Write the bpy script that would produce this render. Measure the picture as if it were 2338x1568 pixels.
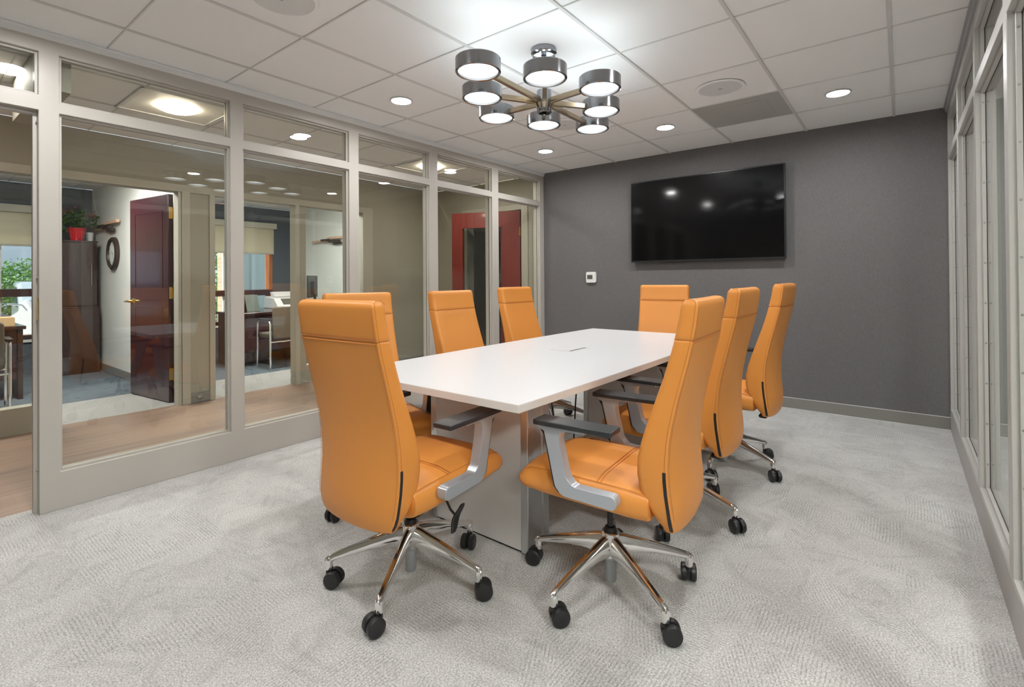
import bpy, bmesh, math, random
from mathutils import Vector, Matrix

for o in list(bpy.data.objects):
    bpy.data.objects.remove(o, do_unlink=True)
SC = bpy.context.scene
COL = SC.collection
PI = math.pi
rad = math.radians

# ---------------------------------------------------------------- camera
cam_d = bpy.data.cameras.new('camera')
cam = bpy.data.objects.new('camera', cam_d)
COL.objects.link(cam)
SC.camera = cam
YAW, PITCH, ROLL = 0.6655, 0.0054, -0.0074
F0 = Vector((-math.sin(YAW), math.cos(YAW), 0)); R0 = Vector((math.cos(YAW), math.sin(YAW), 0)); Z0 = Vector((0, 0, 1))
FW = math.cos(PITCH) * F0 + math.sin(PITCH) * Z0
U0 = -math.sin(PITCH) * F0 + math.cos(PITCH) * Z0
RT = math.cos(ROLL) * R0 + math.sin(ROLL) * U0
UP = math.cos(ROLL) * U0 - math.sin(ROLL) * R0
M = Matrix((RT, UP, -FW)).transposed().to_4x4()
M.translation = (0, 0, 1.1798)
cam.matrix_world = M
cam_d.sensor_fit = 'HORIZONTAL'
cam_d.sensor_width = 36.0
cam_d.lens = 1134.0447 / 2338 * 36
cam_d.shift_x = 0.0
cam_d.shift_y = -(784 - 629.9086) / 2338
cam_d.clip_start = 0.02
cam_d.clip_end = 200

# ---------------------------------------------------------------- world, sun, exposure
w = bpy.data.worlds.new('sky'); SC.world = w; w.use_nodes = True
bg = w.node_tree.nodes['Background']
bg.inputs[0].default_value = (0.72, 0.86, 1.0, 1)
bg.inputs[1].default_value = 1.45
sd = bpy.data.lights.new('sun', 'SUN'); sd.energy = 6.0; sd.angle = rad(1.0); sd.color = (1.0, 0.9, 0.72)
sun = bpy.data.objects.new('sun', sd); COL.objects.link(sun)
sun.rotation_euler = Vector((0.26, 0.85, -0.42)).to_track_quat('-Z', 'Y').to_euler()
SC.view_settings.view_transform = 'Standard'
SC.view_settings.look = 'None'
SC.view_settings.gamma = 1
SC.view_settings.use_curve_mapping = False
SC.view_settings.exposure = 0.0

# lamp radiances
L_DOWN = 305.0
L_CHAND_DOWN = 7.0
L_CHAND_UP = 5.4
L_TROFFER = 30.0
L_DOWN_CORR = 190.0

# room constants
XL, XR, YG, ZC = -3.445, 0.282, 5.03, 2.46
XF = -5.40          # corridor's far wall, face
XB = -8.90          # outer wall of the offices
YB = -1.9           # back of the room

# ---------------------------------------------------------------- materials
def nt(name):
    m = bpy.data.materials.new(name); m.use_nodes = True
    return m, m.node_tree.nodes, m.node_tree.links, m.node_tree.nodes['Principled BSDF']

def mat(name, col, rough=0.5, metal=0.0, spec=0.5, coat=0.0, bump=0.0, bscale=200.0, var=0.0, vscale=8.0, emit=None, estr=0.0):
    m, N, L, b = nt(name)
    b.inputs['Base Color'].default_value = (*col, 1)
    b.inputs['Roughness'].default_value = rough
    b.inputs['Metallic'].default_value = metal
    b.inputs['Specular IOR Level'].default_value = spec
    if coat:
        b.inputs['Coat Weight'].default_value = coat; b.inputs['Coat Roughness'].default_value = 0.08
    tc = N.new('ShaderNodeTexCoord')
    if bump:
        n = N.new('ShaderNodeTexNoise'); n.inputs['Scale'].default_value = bscale; n.inputs['Detail'].default_value = 3
        bp = N.new('ShaderNodeBump'); bp.inputs['Strength'].default_value = bump; bp.inputs['Distance'].default_value = 0.002
        L.new(tc.outputs['Object'], n.inputs['Vector']); L.new(n.outputs[0], bp.inputs['Height']); L.new(bp.outputs[0], b.inputs['Normal'])
    if var:
        n2 = N.new('ShaderNodeTexNoise'); n2.inputs['Scale'].default_value = vscale; n2.inputs['Detail'].default_value = 4
        mx = N.new('ShaderNodeMix'); mx.data_type = 'RGBA'
        mx.inputs[6].default_value = (*[c * (1 - var) for c in col], 1); mx.inputs[7].default_value = (*[min(1, c * (1 + var)) for c in col], 1)
        L.new(tc.outputs['Object'], n2.inputs['Vector']); L.new(n2.outputs[0], mx.inputs[0]); L.new(mx.outputs[2], b.inputs['Base Color'])
    if emit:
        b.inputs['Emission Color'].default_value = (*emit, 1); b.inputs['Emission Strength'].default_value = estr
    return m

def emitter(name, col, s):
    m, N, L, b = nt(name)
    b.inputs['Base Color'].default_value = (0.8, 0.8, 0.8, 1)
    b.inputs['Emission Color'].default_value = (*col, 1); b.inputs['Emission Strength'].default_value = s
    return m

def glass_mat(name, tint=(1, 1, 1), f0=0.042):
    m = bpy.data.materials.new(name); m.use_nodes = True
    N, L = m.node_tree.nodes, m.node_tree.links
    N.clear()
    out = N.new('ShaderNodeOutputMaterial'); mix = N.new('ShaderNodeMixShader')
    tr = N.new('ShaderNodeBsdfTransparent'); tr.inputs[0].default_value = (*tint, 1)
    gl = N.new('ShaderNodeBsdfGlossy'); gl.inputs['Roughness'].default_value = 0.0; gl.inputs[0].default_value = (1, 1, 1, 1)
    ge = N.new('ShaderNodeNewGeometry')
    dt = N.new('ShaderNodeVectorMath'); dt.operation = 'DOT_PRODUCT'
    L.new(ge.outputs['Incoming'], dt.inputs[0]); L.new(ge.outputs['True Normal'], dt.inputs[1])
    ab = N.new('ShaderNodeMath'); ab.operation = 'ABSOLUTE'; L.new(dt.outputs['Value'], ab.inputs[0])
    om = N.new('ShaderNodeMath'); om.operation = 'SUBTRACT'; om.inputs[0].default_value = 1; L.new(ab.outputs[0], om.inputs[1])
    pw = N.new('ShaderNodeMath'); pw.operation = 'POWER'; pw.inputs[1].default_value = 5; L.new(om.outputs[0], pw.inputs[0])
    ma = N.new('ShaderNodeMath'); ma.operation = 'MULTIPLY_ADD'; ma.inputs[1].default_value = 1 - f0; ma.inputs[2].default_value = f0
    L.new(pw.outputs[0], ma.inputs[0]); L.new(ma.outputs[0], mix.inputs[0])
    L.new(tr.outputs[0], mix.inputs[1]); L.new(gl.outputs[0], mix.inputs[2]); L.new(mix.outputs[0], out.inputs[0])
    return m

def carpet_mat(name, c1, c2, c3):
    m, N, L, b = nt(name)
    b.inputs['Roughness'].default_value = 0.95; b.inputs['Specular IOR Level'].default_value = 0.1
    tc = N.new('ShaderNodeTexCoord'); sp = N.new('ShaderNodeSeparateXYZ'); L.new(tc.outputs['Object'], sp.inputs[0])
    def mth(op, a, bb=None, c=None):
        n = N.new('ShaderNodeMath'); n.operation = op
        for i, v in enumerate((a, bb, c)):
            if v is None: continue
            if isinstance(v, (int, float)): n.inputs[i].default_value = v
            else: L.new(v, n.inputs[i])
        return n.outputs[0]
    fx = mth('FLOOR', mth('DIVIDE', mth('ADD', sp.outputs[0], 20.0), 0.5)); fy = mth('FLOOR', mth('DIVIDE', mth('ADD', sp.outputs[1], 20.0), 0.5))
    par = mth('MODULO', mth('ADD', fx, fy), 2.0)
    u = mth('ADD', mth('MULTIPLY', sp.outputs[0], mth('SUBTRACT', 1.0, par)), mth('MULTIPLY', sp.outputs[1], par))
    v = mth('ADD', mth('MULTIPLY', sp.outputs[1], mth('SUBTRACT', 1.0, par)), mth('MULTIPLY', sp.outputs[0], par))
    def vec(a, sa, c, sc, zz=None):
        cb = N.new('ShaderNodeCombineXYZ'); L.new(mth('MULTIPLY', a, sa), cb.inputs[0]); L.new(mth('MULTIPLY', c, sc), cb.inputs[1])
        if zz is not None: L.new(zz, cb.inputs[2])
        return cb.outputs[0]
    def noise(vc, s, d=2.0):
        n = N.new('ShaderNodeTexNoise'); n.inputs['Scale'].default_value = s; n.inputs['Detail'].default_value = d
        L.new(vc, n.inputs['Vector']); return n.outputs[0]
    cell = mth('MULTIPLY', mth('ADD', fx, mth('MULTIPLY', fy, 7.3)), 3.7)
    def mr(a, lo, hi):
        r = N.new('ShaderNodeMapRange'); r.inputs[1].default_value = lo; r.inputs[2].default_value = hi; L.new(a, r.inputs[0]); return r.outputs[0]
    wob = noise(vec(u, 9, v, 5), 1.0)
    ribs = mr(mth('SINE', mth('ADD', mth('MULTIPLY', u, 520.0), mth('MULTIPLY', wob, 10.0))), -0.2, 0.9)
    ribs2 = mr(mth('SINE', mth('ADD', mth('MULTIPLY', mth('ADD', sp.outputs[0], mth('MULTIPLY', sp.outputs[1], 0.45)), 470.0), mth('MULTIPLY', wob, 8.0))), -0.2, 0.9)
    brk = mr(noise(vec(u, 150, v, 70), 1.0, 1.0), 0.35, 0.6)
    patch = mr(noise(vec(u, 2.6, v, 3.4, cell), 1.0, 1.0), 0.50, 0.56)
    patch2 = mr(noise(vec(u, 4.1, v, 2.3, mth('ADD', cell, 31.0)), 1.0, 1.0), 0.50, 0.55)
    ribf = mth('MULTIPLY', mth('MAXIMUM', mth('MULTIPLY', ribs, patch), mth('MULTIPLY', ribs2, mth('MULTIPLY', patch2, mth('SUBTRACT', 1.0, patch)))), brk)
    rot = N.new('ShaderNodeVectorRotate'); rot.rotation_type = 'Z_AXIS'; L.new(tc.outputs['Object'], rot.inputs['Vector']); L.new(mth('MULTIPLY', mth('FLOOR', mth('MULTIPLY', noise(vec(sp.outputs[0], 2.4, sp.outputs[1], 2.4), 1.0, 0.0), 14.0)), 0.9), rot.inputs['Angle'])
    mp = N.new('ShaderNodeMapping'); mp.inputs['Scale'].default_value = (24.0, 2.6, 1.0); L.new(rot.outputs[0], mp.inputs[0])
    brush = mr(noise(mp.outputs[0], 1.0, 2.0), 0.48, 0.72)
    speck = noise(tc.outputs['Object'], 180.0, 3.0)
    speck_s = mr(speck, 0.34, 0.66)
    big = noise(tc.outputs['Object'], 1.2, 2.0)
    dark = mth('ADD', mth('MULTIPLY', ribf, 0.58), mth('MULTIPLY', brush, 0.24))
    mA = N.new('ShaderNodeMix'); mA.data_type = 'RGBA'; mA.inputs[6].default_value = (*c2, 1); mA.inputs[7].default_value = (*c1, 1); L.new(speck_s, mA.inputs[0])
    mB = N.new('ShaderNodeMix'); mB.data_type = 'RGBA'; mB.inputs[7].default_value = (*c3, 1); L.new(mA.outputs[2], mB.inputs[6]); L.new(dark, mB.inputs[0])
    mC = N.new('ShaderNodeMix'); mC.data_type = 'RGBA'; mC.blend_type = 'MULTIPLY'; mC.inputs[0].default_value = 0.25
    L.new(mB.outputs[2], mC.inputs[6]); L.new(big, mC.inputs[7])
    L.new(mC.outputs[2], b.inputs['Base Color'])
    bp = N.new('ShaderNodeBump'); bp.inputs['Strength'].default_value = 0.6; bp.inputs['Distance'].default_value = 0.003
    L.new(mth('SUBTRACT', speck, mth('MULTIPLY', ribf, 0.35)), bp.inputs['Height']); L.new(bp.outputs[0], b.inputs['Normal'])
    return m

def wood_floor_mat():
    m, N, L, b = nt('wood_floor')
    b.inputs['Roughness'].default_value = 0.38
    tc = N.new('ShaderNodeTexCoord')
    mp = N.new('ShaderNodeMapping'); mp.inputs['Rotation'].default_value = (0, 0, PI / 2); L.new(tc.outputs['Object'], mp.inputs[0])
    br = N.new('ShaderNodeTexBrick'); br.inputs['Scale'].default_value = 1.0
    br.inputs['Brick Width'].default_value = 1.22; br.inputs['Row Height'].default_value = 0.178; br.inputs['Mortar Size'].default_value = 0.0012
    br.inputs['Color1'].default_value = (0.29, 0.18, 0.125, 1); br.inputs['Color2'].default_value = (0.17, 0.105, 0.075, 1); br.inputs['Mortar'].default_value = (0.2, 0.12, 0.08, 1)
    br.offset = 0.37
    L.new(mp.outputs[0], br.inputs['Vector'])
    mp2 = N.new('ShaderNodeMapping'); mp2.inputs['Scale'].default_value = (34, 1.6, 1); L.new(tc.outputs['Object'], mp2.inputs[0])
    n = N.new('ShaderNodeTexNoise'); n.inputs['Scale'].default_value = 1; n.inputs['Detail'].default_value = 6; L.new(mp2.outputs[0], n.inputs['Vector'])
    r = N.new('ShaderNodeMapRange'); r.inputs[1].default_value = 0.3; r.inputs[2].default_value = 0.7; L.new(n.outputs[0], r.inputs[0])
    mx = N.new('ShaderNodeMix'); mx.data_type = 'RGBA'; mx.inputs[7].default_value = (0.38, 0.27, 0.20, 1)
    mm = N.new('ShaderNodeMath'); mm.operation = 'MULTIPLY'; mm.inputs[1].default_value = 0.75; L.new(r.outputs[0], mm.inputs[0])
    L.new(mm.outputs[0], mx.inputs[0]); L.new(br.outputs[0], mx.inputs[6]); L.new(mx.outputs[2], b.inputs['Base Color'])
    return m

def grain_mat(name, c1, c2, scale, rough, coat=0.0, thr=(0.3, 0.7)):
    m, N, L, b = nt(name)
    b.inputs['Roughness'].default_value = rough; b.inputs['Coat Weight'].default_value = coat; b.inputs['Coat Roughness'].default_value = 0.06
    tc = N.new('ShaderNodeTexCoord'); mp = N.new('ShaderNodeMapping'); mp.inputs['Scale'].default_value = scale; L.new(tc.outputs['Object'], mp.inputs[0])
    n = N.new('ShaderNodeTexNoise'); n.inputs['Scale'].default_value = 1; n.inputs['Detail'].default_value = 5; L.new(mp.outputs[0], n.inputs['Vector'])
    r = N.new('ShaderNodeMapRange'); r.inputs[1].default_value = thr[0]; r.inputs[2].default_value = thr[1]; L.new(n.outputs[0], r.inputs[0])
    mx = N.new('ShaderNodeMix'); mx.data_type = 'RGBA'; mx.inputs[6].default_value = (*c1, 1); mx.inputs[7].default_value = (*c2, 1)
    L.new(r.outputs[0], mx.inputs[0]); L.new(mx.outputs[2], b.inputs['Base Color'])
    return m

def brick_mat(name, c1, c2, mort, scale=1.0):
    m, N, L, b = nt(name); b.inputs['Roughness'].default_value = 0.85
    tc = N.new('ShaderNodeTexCoord'); sp = N.new('ShaderNodeSeparateXYZ'); L.new(tc.outputs['Object'], sp.inputs[0])
    ad = N.new('ShaderNodeMath'); ad.operation = 'ADD'; L.new(sp.outputs[0], ad.inputs[0]); L.new(sp.outputs[1], ad.inputs[1])
    cb = N.new('ShaderNodeCombineXYZ'); L.new(ad.outputs[0], cb.inputs[0]); L.new(sp.outputs[2], cb.inputs[1])
    br = N.new('ShaderNodeTexBrick'); br.inputs['Scale'].default_value = scale; br.inputs['Brick Width'].default_value = 0.21; br.inputs['Row Height'].default_value = 0.07; br.inputs['Mortar Size'].default_value = 0.008
    br.inputs['Color1'].default_value = (*c1, 1); br.inputs['Color2'].default_value = (*c2, 1); br.inputs['Mortar'].default_value = (*mort, 1)
    L.new(cb.outputs[0], br.inputs['Vector']); L.new(br.outputs[0], b.inputs['Base Color'])
    return m

MT = {}
MT['carpet'] = carpet_mat('light_carpet', (0.80, 0.80, 0.78), (0.42, 0.42, 0.41), (0.30, 0.30, 0.29))
MT['office_carpet'] = carpet_mat('office_light_carpet', (0.44, 0.42, 0.40), (0.30, 0.285, 0.27), (0.28, 0.27, 0.26))
MT['blue_carpet'] = carpet_mat('blue_carpet', (0.15, 0.18, 0.205), (0.045, 0.06, 0.075), (0.24, 0.27, 0.29))
MT['wood_floor'] = wood_floor_mat()
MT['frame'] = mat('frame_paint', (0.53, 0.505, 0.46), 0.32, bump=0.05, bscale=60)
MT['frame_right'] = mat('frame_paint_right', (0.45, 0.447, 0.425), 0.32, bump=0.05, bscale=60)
MT['tile'] = mat('ceiling_tile', (0.87, 0.865, 0.865), 0.95, spec=0.1, bump=0.15, bscale=500)
MT['tbar'] = mat('tee_bar', (0.66, 0.65, 0.64), 0.5)
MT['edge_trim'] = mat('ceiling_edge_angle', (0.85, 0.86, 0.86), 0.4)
MT['gray_wall'] = grain_mat('gray_wallcovering', (0.118, 0.114, 0.115), (0.162, 0.157, 0.157), (420, 420, 70), 0.7)
MT['base_gray'] = mat('gray_baseboard', (0.235, 0.225, 0.21), 0.45)
MT['edge_trim_shaded'] = mat('shaded_ceiling_angle', (0.42, 0.43, 0.45), 0.4)  # same angle as the left; shade on the right painted into its colour
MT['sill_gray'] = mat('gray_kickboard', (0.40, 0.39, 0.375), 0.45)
MT['beige'] = mat('beige_wall', (0.37, 0.345, 0.28), 0.7, bump=0.05, bscale=150)
MT['office_white'] = mat('pale_office_wall', (0.74, 0.73, 0.69), 0.75)
MT['office_blue'] = mat('slate_wall', (0.085, 0.10, 0.12), 0.7)
MT['casing'] = mat('beige_casing', (0.46, 0.43, 0.36), 0.4)
MT['glass'] = glass_mat('pane_glass', (0.96, 0.985, 0.975))
MT['outer_glass'] = glass_mat('window_glass', (0.97, 0.99, 0.99), 0.04)
MT['gasket'] = mat('dark_gasket', (0.035, 0.02, 0.016), 0.6)
MT['screw'] = mat('screw_metal', (0.35, 0.35, 0.33), 0.35, 0.8)
MT['orange'] = mat('orange_leather', (0.74, 0.292, 0.058), 0.42, spec=0.45, bump=0.10, bscale=420, var=0.03, vscale=5)
MT['stitch'] = mat('orange_stitching', (0.50, 0.17, 0.03), 0.6)
MT['black'] = mat('black_plastic', (0.016, 0.016, 0.017), 0.42)
MT['pad'] = mat('armrest_rubber', (0.024, 0.027, 0.031), 0.33)
MT['silver'] = mat('silver_armrest', (0.42, 0.45, 0.49), 0.28, 0.35)
MT['chrome'] = mat('polished_aluminium', (0.86, 0.85, 0.84), 0.11, 1.0)
MT['gas_gray'] = mat('gas_lift_gray', (0.32, 0.33, 0.34), 0.4, 0.2)
MT['top_white'] = mat('white_laminate', (0.70, 0.705, 0.72), 0.32, spec=0.4)
MT['top_edge'] = mat('table_edge_band', (0.66, 0.63, 0.60), 0.45)
MT['ped'] = mat('pedestal_laminate', (0.64, 0.615, 0.605), 0.42)
MT['ped_post'] = mat('pedestal_aluminium_trim', (0.62, 0.63, 0.64), 0.28, 0.85)
MT['screen'] = mat('tv_screen', (0.002, 0.002, 0.0025), 0.28, spec=0.08, coat=0.45)
MT['bezel'] = mat('tv_bezel', (0.02, 0.02, 0.022), 0.3)
MT['white_plastic'] = mat('white_plastic', (0.80, 0.80, 0.79), 0.35)
MT['lcd'] = mat('lcd_gray', (0.10, 0.115, 0.10), 0.25)
MT['speaker'] = mat('speaker_grille', (0.68, 0.68, 0.68), 0.6)
MT['vent'] = mat('gray_perforated_vent', (0.44, 0.44, 0.42), 0.55, bump=0.5, bscale=260)
MT['gunmetal'] = mat('gunmetal_chrome', (0.31, 0.32, 0.34), 0.15, 1.0)
MT['bronze'] = mat('bronze_arm', (0.52, 0.44, 0.32), 0.25, 1.0)
MT['lampwhite'] = emitter('cool_lamp_diffuser', (0.90, 0.98, 1.0), L_CHAND_DOWN)
_n, _l = MT['lampwhite'].node_tree.nodes, MT['lampwhite'].node_tree.links
_tc = _n.new('ShaderNodeTexCoord'); _len = _n.new('ShaderNodeVectorMath'); _len.operation = 'LENGTH'
_sc = _n.new('ShaderNodeVectorMath'); _sc.operation = 'MULTIPLY'; _sc.inputs[1].default_value = (1, 1, 0)
_mr = _n.new('ShaderNodeMapRange'); _mr.inputs[1].default_value = 0.035; _mr.inputs[2].default_value = 0.094; _mr.inputs[3].default_value = L_CHAND_DOWN; _mr.inputs[4].default_value = 0.50
_l.new(_tc.outputs['Object'], _sc.inputs[0]); _l.new(_sc.outputs[0], _len.inputs[0]); _l.new(_len.outputs['Value'], _mr.inputs[0]); _l.new(_mr.outputs[0], _n['Principled BSDF'].inputs['Emission Strength'])
MT['lampup'] = emitter('cool_lamp_top', (0.84, 0.96, 1.0), L_CHAND_UP)
MT['downlight'] = emitter('warm_downlight', (1.0, 0.985, 0.975), L_DOWN)
MT['downlight_corr'] = emitter('corridor_downlight', (1.0, 0.93, 0.84), L_DOWN_CORR)
MT['dl_trim'] = mat('downlight_trim', (0.66, 0.66, 0.66), 0.4)
MT['panel'] = emitter('fill_panel_lens', (1.0, 0.975, 0.93), 82.0)  # glow of the added, unseen fill panels
MT['troffer'] = emitter('warm_troffer', (1.0, 0.84, 0.62), L_TROFFER)
MT['troffer_white'] = mat('troffer_reflector', (0.85, 0.83, 0.78), 0.5)
MT['mahogany'] = grain_mat('red_mahogany', (0.030, 0.008, 0.012), (0.052, 0.012, 0.016), (30, 30, 2.5), 0.28, 0.5)
MT['mahogany_dark'] = grain_mat('dark_mahogany', (0.020, 0.008, 0.007), (0.042, 0.013, 0.011), (30, 30, 2.5), 0.25, 0.5)
MT['orange_wood'] = grain_mat('stained_oak_jamb', (0.32, 0.10, 0.035), (0.46, 0.17, 0.06), (30, 30, 3), 0.4)
MT['red_door'] = grain_mat('cherry_door', (0.16, 0.022, 0.016), (0.22, 0.034, 0.024), (25, 25, 2), 0.3, 0.4)
MT['brass'] = mat('polished_brass', (0.80, 0.55, 0.17), 0.2, 1.0)
MT['shade'] = mat('cream_shade', (0.80, 0.75, 0.60), 0.8)
_n, _l = MT['shade'].node_tree.nodes, MT['shade'].node_tree.links
_t = _n.new('ShaderNodeBsdfTranslucent'); _t.inputs[0].default_value = (0.80, 0.74, 0.58, 1)
_m = _n.new('ShaderNodeMixShader'); _m.inputs[0].default_value = 0.5
_l.new(_n['Principled BSDF'].outputs[0], _m.inputs[1]); _l.new(_t.outputs[0], _m.inputs[2]); _l.new(_m.outputs[0], _n['Material Output'].inputs[0])
MT['shade_box'] = mat('shade_cassette', (0.50, 0.48, 0.40), 0.6)
MT['red_pot'] = mat('red_pot', (0.55, 0.01, 0.02), 0.25)
MT['leaf'] = mat('green_leaf', (0.045, 0.095, 0.02), 0.5, var=0.4, vscale=20)
MT['flower'] = mat('pink_flower', (0.28, 0.09, 0.07), 0.6)
MT['taupe'] = mat('taupe_upholstery', (0.13, 0.108, 0.082), 0.8)
MT['stick_light'] = mat('pale_wood_stick', (0.62, 0.40, 0.27), 0.6)
MT['stick_dark'] = mat('dark_wood_stick', (0.03, 0.016, 0.013), 0.6)
MT['clock_frame'] = mat('dark_wood_clock_frame', (0.035, 0.022, 0.016), 0.35)
MT['paper'] = mat('off_white_paper', (0.78, 0.78, 0.76), 0.6)
MT['bush'] = mat('hedge_leaves', (0.16, 0.32, 0.07), 0.6, var=0.5, vscale=6)
MT['asphalt'] = mat('parking_asphalt', (0.42, 0.42, 0.42), 0.9)
MT['facade'] = mat('pale_facade', (0.62, 0.64, 0.66), 0.9, var=0.12, vscale=2)
MT['facade_green'] = mat('gray_green_facade', (0.40, 0.44, 0.41), 0.9)
MT['brick'] = brick_mat('orange_brick', (0.72, 0.47, 0.33), (0.62, 0.38, 0.26), (0.6, 0.52, 0.42))
MT['car'] = mat('white_car_paint', (0.50, 0.54, 0.58), 0.2, coat=0.6)
MT['car_blue'] = mat('blue_gray_car_paint', (0.20, 0.28, 0.36), 0.2, coat=0.6)
MT['car_dark'] = mat('dark_car_glass', (0.03, 0.05, 0.07), 0.08)
MT['tyre'] = mat('tyre_rubber', (0.02, 0.02, 0.02), 0.8)
MT['moto'] = mat('white_fairing', (0.68, 0.68, 0.70), 0.2, coat=0.5)
MT['box_tan'] = mat('cardboard', (0.48, 0.33, 0.17), 0.8)

# ---------------------------------------------------------------- mesh helpers
class MB:
    def __init__(s): s.v = []; s.f = []
    def panel(s, axis, h0, h1, us, vs, solid):
        us, vs = sorted(set(us)), sorted(set(vs)); ids = {}
        def P(i, j, k):
            key = (i, j, k)
            if key not in ids:
                h = h1 if k else h0; ids[key] = len(s.v)
                s.v.append((h, us[i], vs[j]) if axis == 'x' else (us[i], h, vs[j]))
            return ids[key]
        nu, nv = len(us) - 1, len(vs) - 1
        S = [[bool(solid((us[i] + us[i + 1]) / 2, (vs[j] + vs[j + 1]) / 2)) for j in range(nv)] for i in range(nu)]
        for i in range(nu):
            for j in range(nv):
                if not S[i][j]: continue
                for k in (0, 1): s.f.append((P(i, j, k), P(i + 1, j, k), P(i + 1, j + 1, k), P(i, j + 1, k)))
                for di, dj, a, b in ((-1, 0, (0, 0), (0, 1)), (1, 0, (1, 0), (1, 1)), (0, -1, (0, 0), (1, 0)), (0, 1, (0, 1), (1, 1))):
                    ii, jj = i + di, j + dj
                    if not (0 <= ii < nu and 0 <= jj < nv and S[ii][jj]):
                        s.f.append((P(i + a[0], j + a[1], 0), P(i + b[0], j + b[1], 0), P(i + b[0], j + b[1], 1), P(i + a[0], j + a[1], 1)))
        return s
    def wallp(s, axis, h0, h1, u0, u1, v0, v1, holes):
        us = [u0, u1] + [h[0] for h in holes] + [h[1] for h in holes]; vs = [v0, v1] + [h[2] for h in holes] + [h[3] for h in holes]
        return s.panel(axis, h0, h1, us, vs, lambda a, b: not any(h[0] < a < h[1] and h[2] < b < h[3] for h in holes))
    def quad(s, a, b, c, d):
        n = len(s.v); s.v += [tuple(a), tuple(b), tuple(c), tuple(d)]; s.f.append((n, n + 1, n + 2, n + 3)); return s
    def box(s, x0, x1, y0, y1, z0, z1, rot=0.0, piv=None):
        P = [(x, y, z) for z in (z0, z1) for x, y in ((x0, y0), (x1, y0), (x1, y1), (x0, y1))]
        if rot:
            c, sn = math.cos(rot), math.sin(rot); px, py = piv if piv else ((x0 + x1) / 2, (y0 + y1) / 2)
            P = [(px + c * (x - px) - sn * (y - py), py + sn * (x - px) + c * (y - py), z) for x, y, z in P]
        n = len(s.v); s.v += P
        for q in ((0, 3, 2, 1), (4, 5, 6, 7), (0, 1, 5, 4), (1, 2, 6, 5), (2, 3, 7, 6), (3, 0, 4, 7)): s.f.append(tuple(n + i for i in q))
        return s
    def loft(s, rings, cap=True):
        k = len(rings[0]); n = len(s.v)
        for r in rings: s.v += [tuple(p) for p in r]
        for i in range(len(rings) - 1):
            for j in range(k):
                j2 = (j + 1) % k
                s.f.append((n + i * k + j, n + i * k + j2, n + (i + 1) * k + j2, n + (i + 1) * k + j))
        if cap:
            s.f.append(tuple(n + j for j in range(k))[::-1]); s.f.append(tuple(n + (len(rings) - 1) * k + j for j in range(k)))
        return s
    def lathe(s, prof, seg=32, c=(0, 0, 0), axis='z', cap=True):
        rings = []
        for r, h in prof:
            ring = []
            for j in range(seg):
                a = 2 * PI * j / seg; x, y = r * math.cos(a), r * math.sin(a)
                p = (x, y, h) if axis == 'z' else ((h, x, y) if axis == 'x' else (y, h, x))
                ring.append((p[0] + c[0], p[1] + c[1], p[2] + c[2]))
            rings.append(ring)
        return s.loft(rings, cap)
    def tube(s, pts, r, seg=8):
        pts = [Vector(p) for p in pts]; rings = []
        rr = r if isinstance(r, (list, tuple)) else [r] * len(pts)
        t0 = (pts[1] - pts[0]).normalized(); up = Vector((0, 0, 1)) if abs(t0.z) < 0.9 else Vector((1, 0, 0))
        for i, p in enumerate(pts):
            t = (pts[min(i + 1, len(pts) - 1)] - pts[max(i - 1, 0)]).normalized()
            a = t.cross(up).normalized(); b = a.cross(t).normalized(); up = b
            rings.append([p + rr[i] * (math.cos(2 * PI * j / seg) * a + math.sin(2 * PI * j / seg) * b) for j in range(seg)])
        return s.loft(rings)
    def prism(s, poly, h0, h1, axis='x'):
        def P(a, b, h): return (h, a, b) if axis == 'x' else ((a, h, b) if axis == 'y' else (a, b, h))
        return s.loft([[P(a, b, h0) for a, b in poly], [P(a, b, h1) for a, b in poly]])
    def build(s, name, m, parent=None, smooth=False, bevel=0.0, bseg=2, sub=0, loc=None, split=35):
        me = bpy.data.meshes.new(name); me.from_pydata(s.v, [], s.f)
        bm = bmesh.new(); bm.from_mesh(me); bmesh.ops.recalc_face_normals(bm, faces=bm.faces); bm.to_mesh(me); bm.free()
        ms = m if isinstance(m, list) else [m]
        for q in ms: me.materials.append(q)
        o = bpy.data.objects.new(name, me); COL.objects.link(o)
        if parent: o.parent = parent
        if loc: o.location = loc
        if bevel:
            b = o.modifiers.new('bevel', 'BEVEL'); b.width = bevel; b.segments = bseg; b.limit_method = 'ANGLE'; b.angle_limit = rad(40)
        if sub:
            q = o.modifiers.new('sub', 'SUBSURF'); q.levels = sub; q.render_levels = sub
        if smooth or bevel:
            for p in me.polygons: p.use_smooth = True
            if not sub:
                try: me.set_sharp_from_angle(angle=rad(split))
                except Exception: pass
        return o

def thing(name, loc, label, cat, group=None, rz=0.0):
    o = bpy.data.objects.new(name, None); COL.objects.link(o); o.location = loc; o.rotation_euler = (0, 0, rz)
    o.empty_display_size = 0.1
    return tag(o, label, cat, group)
def tag(o, label, cat, group=None, kind=None):
    o['label'] = label; o['category'] = cat
    if group: o['group'] = group
    if kind: o['kind'] = kind
    return o
def struct(o): o['kind'] = 'structure'; return o
def kids(o): return [c for c in bpy.data.objects if c.parent == o]

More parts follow.
